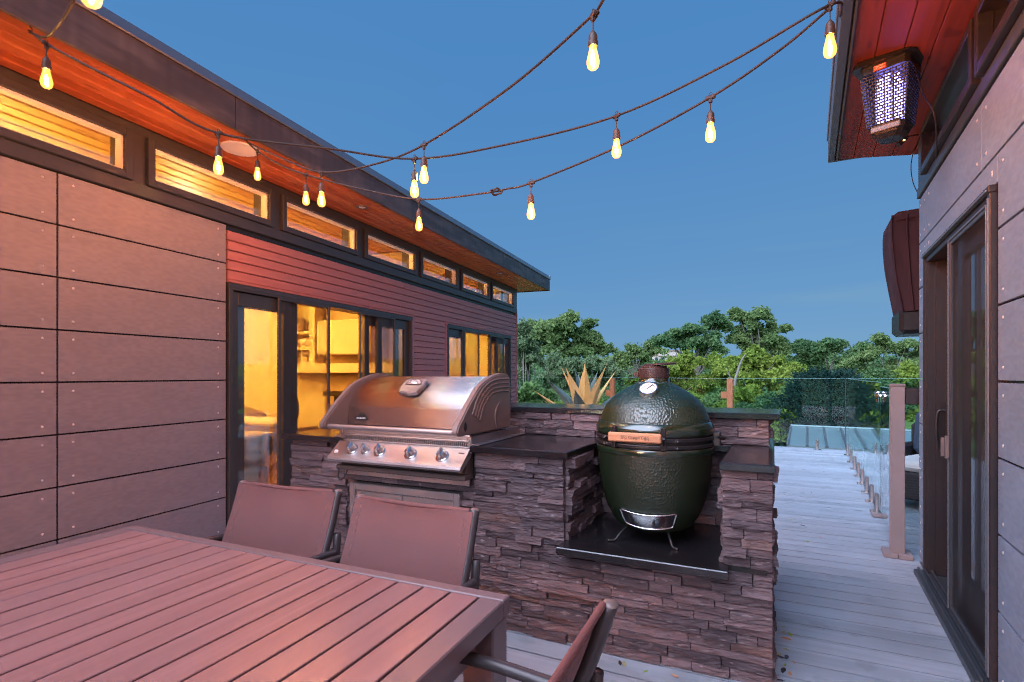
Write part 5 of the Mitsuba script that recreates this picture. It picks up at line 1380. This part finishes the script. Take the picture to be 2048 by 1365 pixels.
for i, (u, v_, ru, rv_, D) in enumerate(((1060, 800, 60, 40, 24), (1150, 812, 60, 34, 22), (1240, 806, 62, 38, 25), (1330, 804, 62, 36, 24), (1420, 808, 60, 36, 23), (1480, 812, 60, 36, 22), (1540, 822, 52, 38, 20), (1562, 852, 40, 34, 18), (1600, 800, 56, 50, 30), (1690, 790, 60, 48, 32), (1770, 785, 62, 50, 34), (1830, 790, 62, 60, 33))):
    tree("bush", f"{ORD[i]} leafy bush of the understorey beyond the far glass railing from the left", D, u, [(u, v_, ru, rv_), (u + ru * .5, v_ + 12, ru * .6, rv_ * .8), (u - ru * .5, v_ + 10, ru * .6, rv_ * .8)], ("mat_leaf_oak", "mat_leaf_bright", "mat_leaf_dark", "mat_leaf_bright")[i % 4], n=11000, size=.0068 * D, clump=.022 * D, group=GB, cat_="bush", limbs=False, r0=.05)
# dead trunk
dt = thing("dead_tree", "bare pale dead trunk in front of the bright green tree", "tree")
put(dt, cat([tube(spline([P(1468, 800, 22), P(1470, 765, 22), P(1478, 735, 22), P(1485, 718, 22), P(1492, 708, 22)], 6), np.linspace(.075, .02, 25), 8), tube(spline([P(1470, 772, 22), P(1459, 752, 22), P(1453, 735, 22)], 5), np.linspace(.03, .012, 11), 6)]), "mat_bark_pale", smooth=True)
# dark juniper behind the glass: sprays on a cone
ju = thing("juniper_tree", "dark blue green juniper directly behind the glass of the far railing above the metal roof", "tree")
JD = 17.5
JP = P(1655, HOR, JD); JB = np.array([JP[0], JP[1], GZ - .2])
cs, dirs = [], []
for i in range(3000):
    q = rng.random() ** .8
    z = -2.8 + q * 3.95
    R = 1.50 * math.sqrt(max(0.02, 1 - (max(0, q - .35) / .66) ** 2)) * rng.uniform(.25, 1.0) ** .5 * (1 + .12 * math.sin(7 * q + i % 5))
    a = rng.uniform(0, 2 * np.pi)
    cs.append([JB[0] + R * math.cos(a) * 1.05, JB[1] + R * math.sin(a), z])
    dirs.append([math.cos(a) * .8, math.sin(a) * .8, rng.uniform(.3, 1.1)])
cs, dirs = np.array(cs), np.array(dirs)
vs_, fs_, nv = [], [], 0
for c, d in zip(cs, dirs):
    d = d / np.linalg.norm(d)
    L = rng.uniform(.30, .60)
    side_ = np.cross(d, [0, 0, 1.0]); side_ /= np.linalg.norm(side_) + 1e-9
    upv = np.cross(side_, d)
    n_ = 34
    s = rng.random(n_)
    root = c + d * (s * L)[:, None]
    sg = rng.choice([-1, 1], n_)
    tip = root + (d * .6 + 0)[None] * (.10 * (1 - s * .5))[:, None] + side_[None] * (sg * rng.uniform(.05, .14, n_) * (1.1 - s))[:, None] + upv[None] * rng.uniform(-.06, .06, n_)[:, None]
    w_ = np.cross(tip - root, rng.normal(0, 1, (n_, 3))); w_ /= np.linalg.norm(w_, axis=1, keepdims=True) + 1e-9
    tri = np.stack([root + w_ * .030, root - w_ * .030, tip], 1).reshape(-1, 3)
    vs_.append(tri); fs_.append(np.arange(n_ * 3).reshape(-1, 3) + nv); nv += n_ * 3
part(ju, "crown", (np.vstack(vs_), np.vstack(fs_)), "mat_leaf_cedar")
part(ju, "trunk", tube([JB, JB + [0, 0, 4.2]], [.14, .03], 8), "mat_bark", smooth=True)
# far woodland on the hill: one mass
fo = unique("woodland")
labels[fo] = {"label": "far wood that covers the hill on the horizon", "category": "woodland", "kind": "stuff"}
ang_ = rng.uniform(math.radians(35), math.radians(100), 2600)
dd_ = rng.uniform(110, 330, 2600)
fxs, fys = dd_ * np.cos(ang_), dd_ * np.sin(ang_)
fc = np.stack([fxs, fys, gheight(fxs, fys) + rng.uniform(.5, 3.2, 2600)], -1)
put(fo, leaves(fc, 2.6, 34, 1.15, .8, .4), "mat_leaf_dark")

# ================================================================== fallen leaves
for i in range(34):
    if i < 15:
        y_ = rng.uniform(-.02, .75); x = .885 + rng.uniform(0, .05) + .05 * rng.random() ** 3
        p_ = K.w(x, y_)
    elif i < 30:
        p_ = np.array([rng.uniform(2.2, 5.0), 0, 0]); p_[1] = p_[0] * 1.62 + rng.uniform(.3, 1.8) * .5
    else:
        p_ = K.w(rng.uniform(.1, .5), -.02 - rng.random() * .05)
    if i == 0:
        pass
    s = rng.uniform(.012, .026)
    F_ = Frame(p_[0], p_[1], rng.uniform(0, 360), .0015)
    c_ = rng.uniform(.2, .6)
    v = np.array([[-1, 0, .0], [-.3, .42, .25 * c_], [.5, .35, .3 * c_], [1.1, 0, .1], [.5, -.35, .3 * c_], [-.3, -.42, .3 * c_], [0, 0, .05]]) * s
    f = np.array([[6, 1, 0], [6, 2, 1], [6, 3, 2], [6, 4, 3], [6, 5, 4], [6, 0, 5]])
    k = thing("fallen_leaf", "small dry leaf lying on the deck boards", "leaf", "dry leaves scattered on the deck")
    put(k, F_((v, f)), ("mat_iron", "mat_handle_wood", "mat_cushion", "mat_leaf_bright")[i % 4])
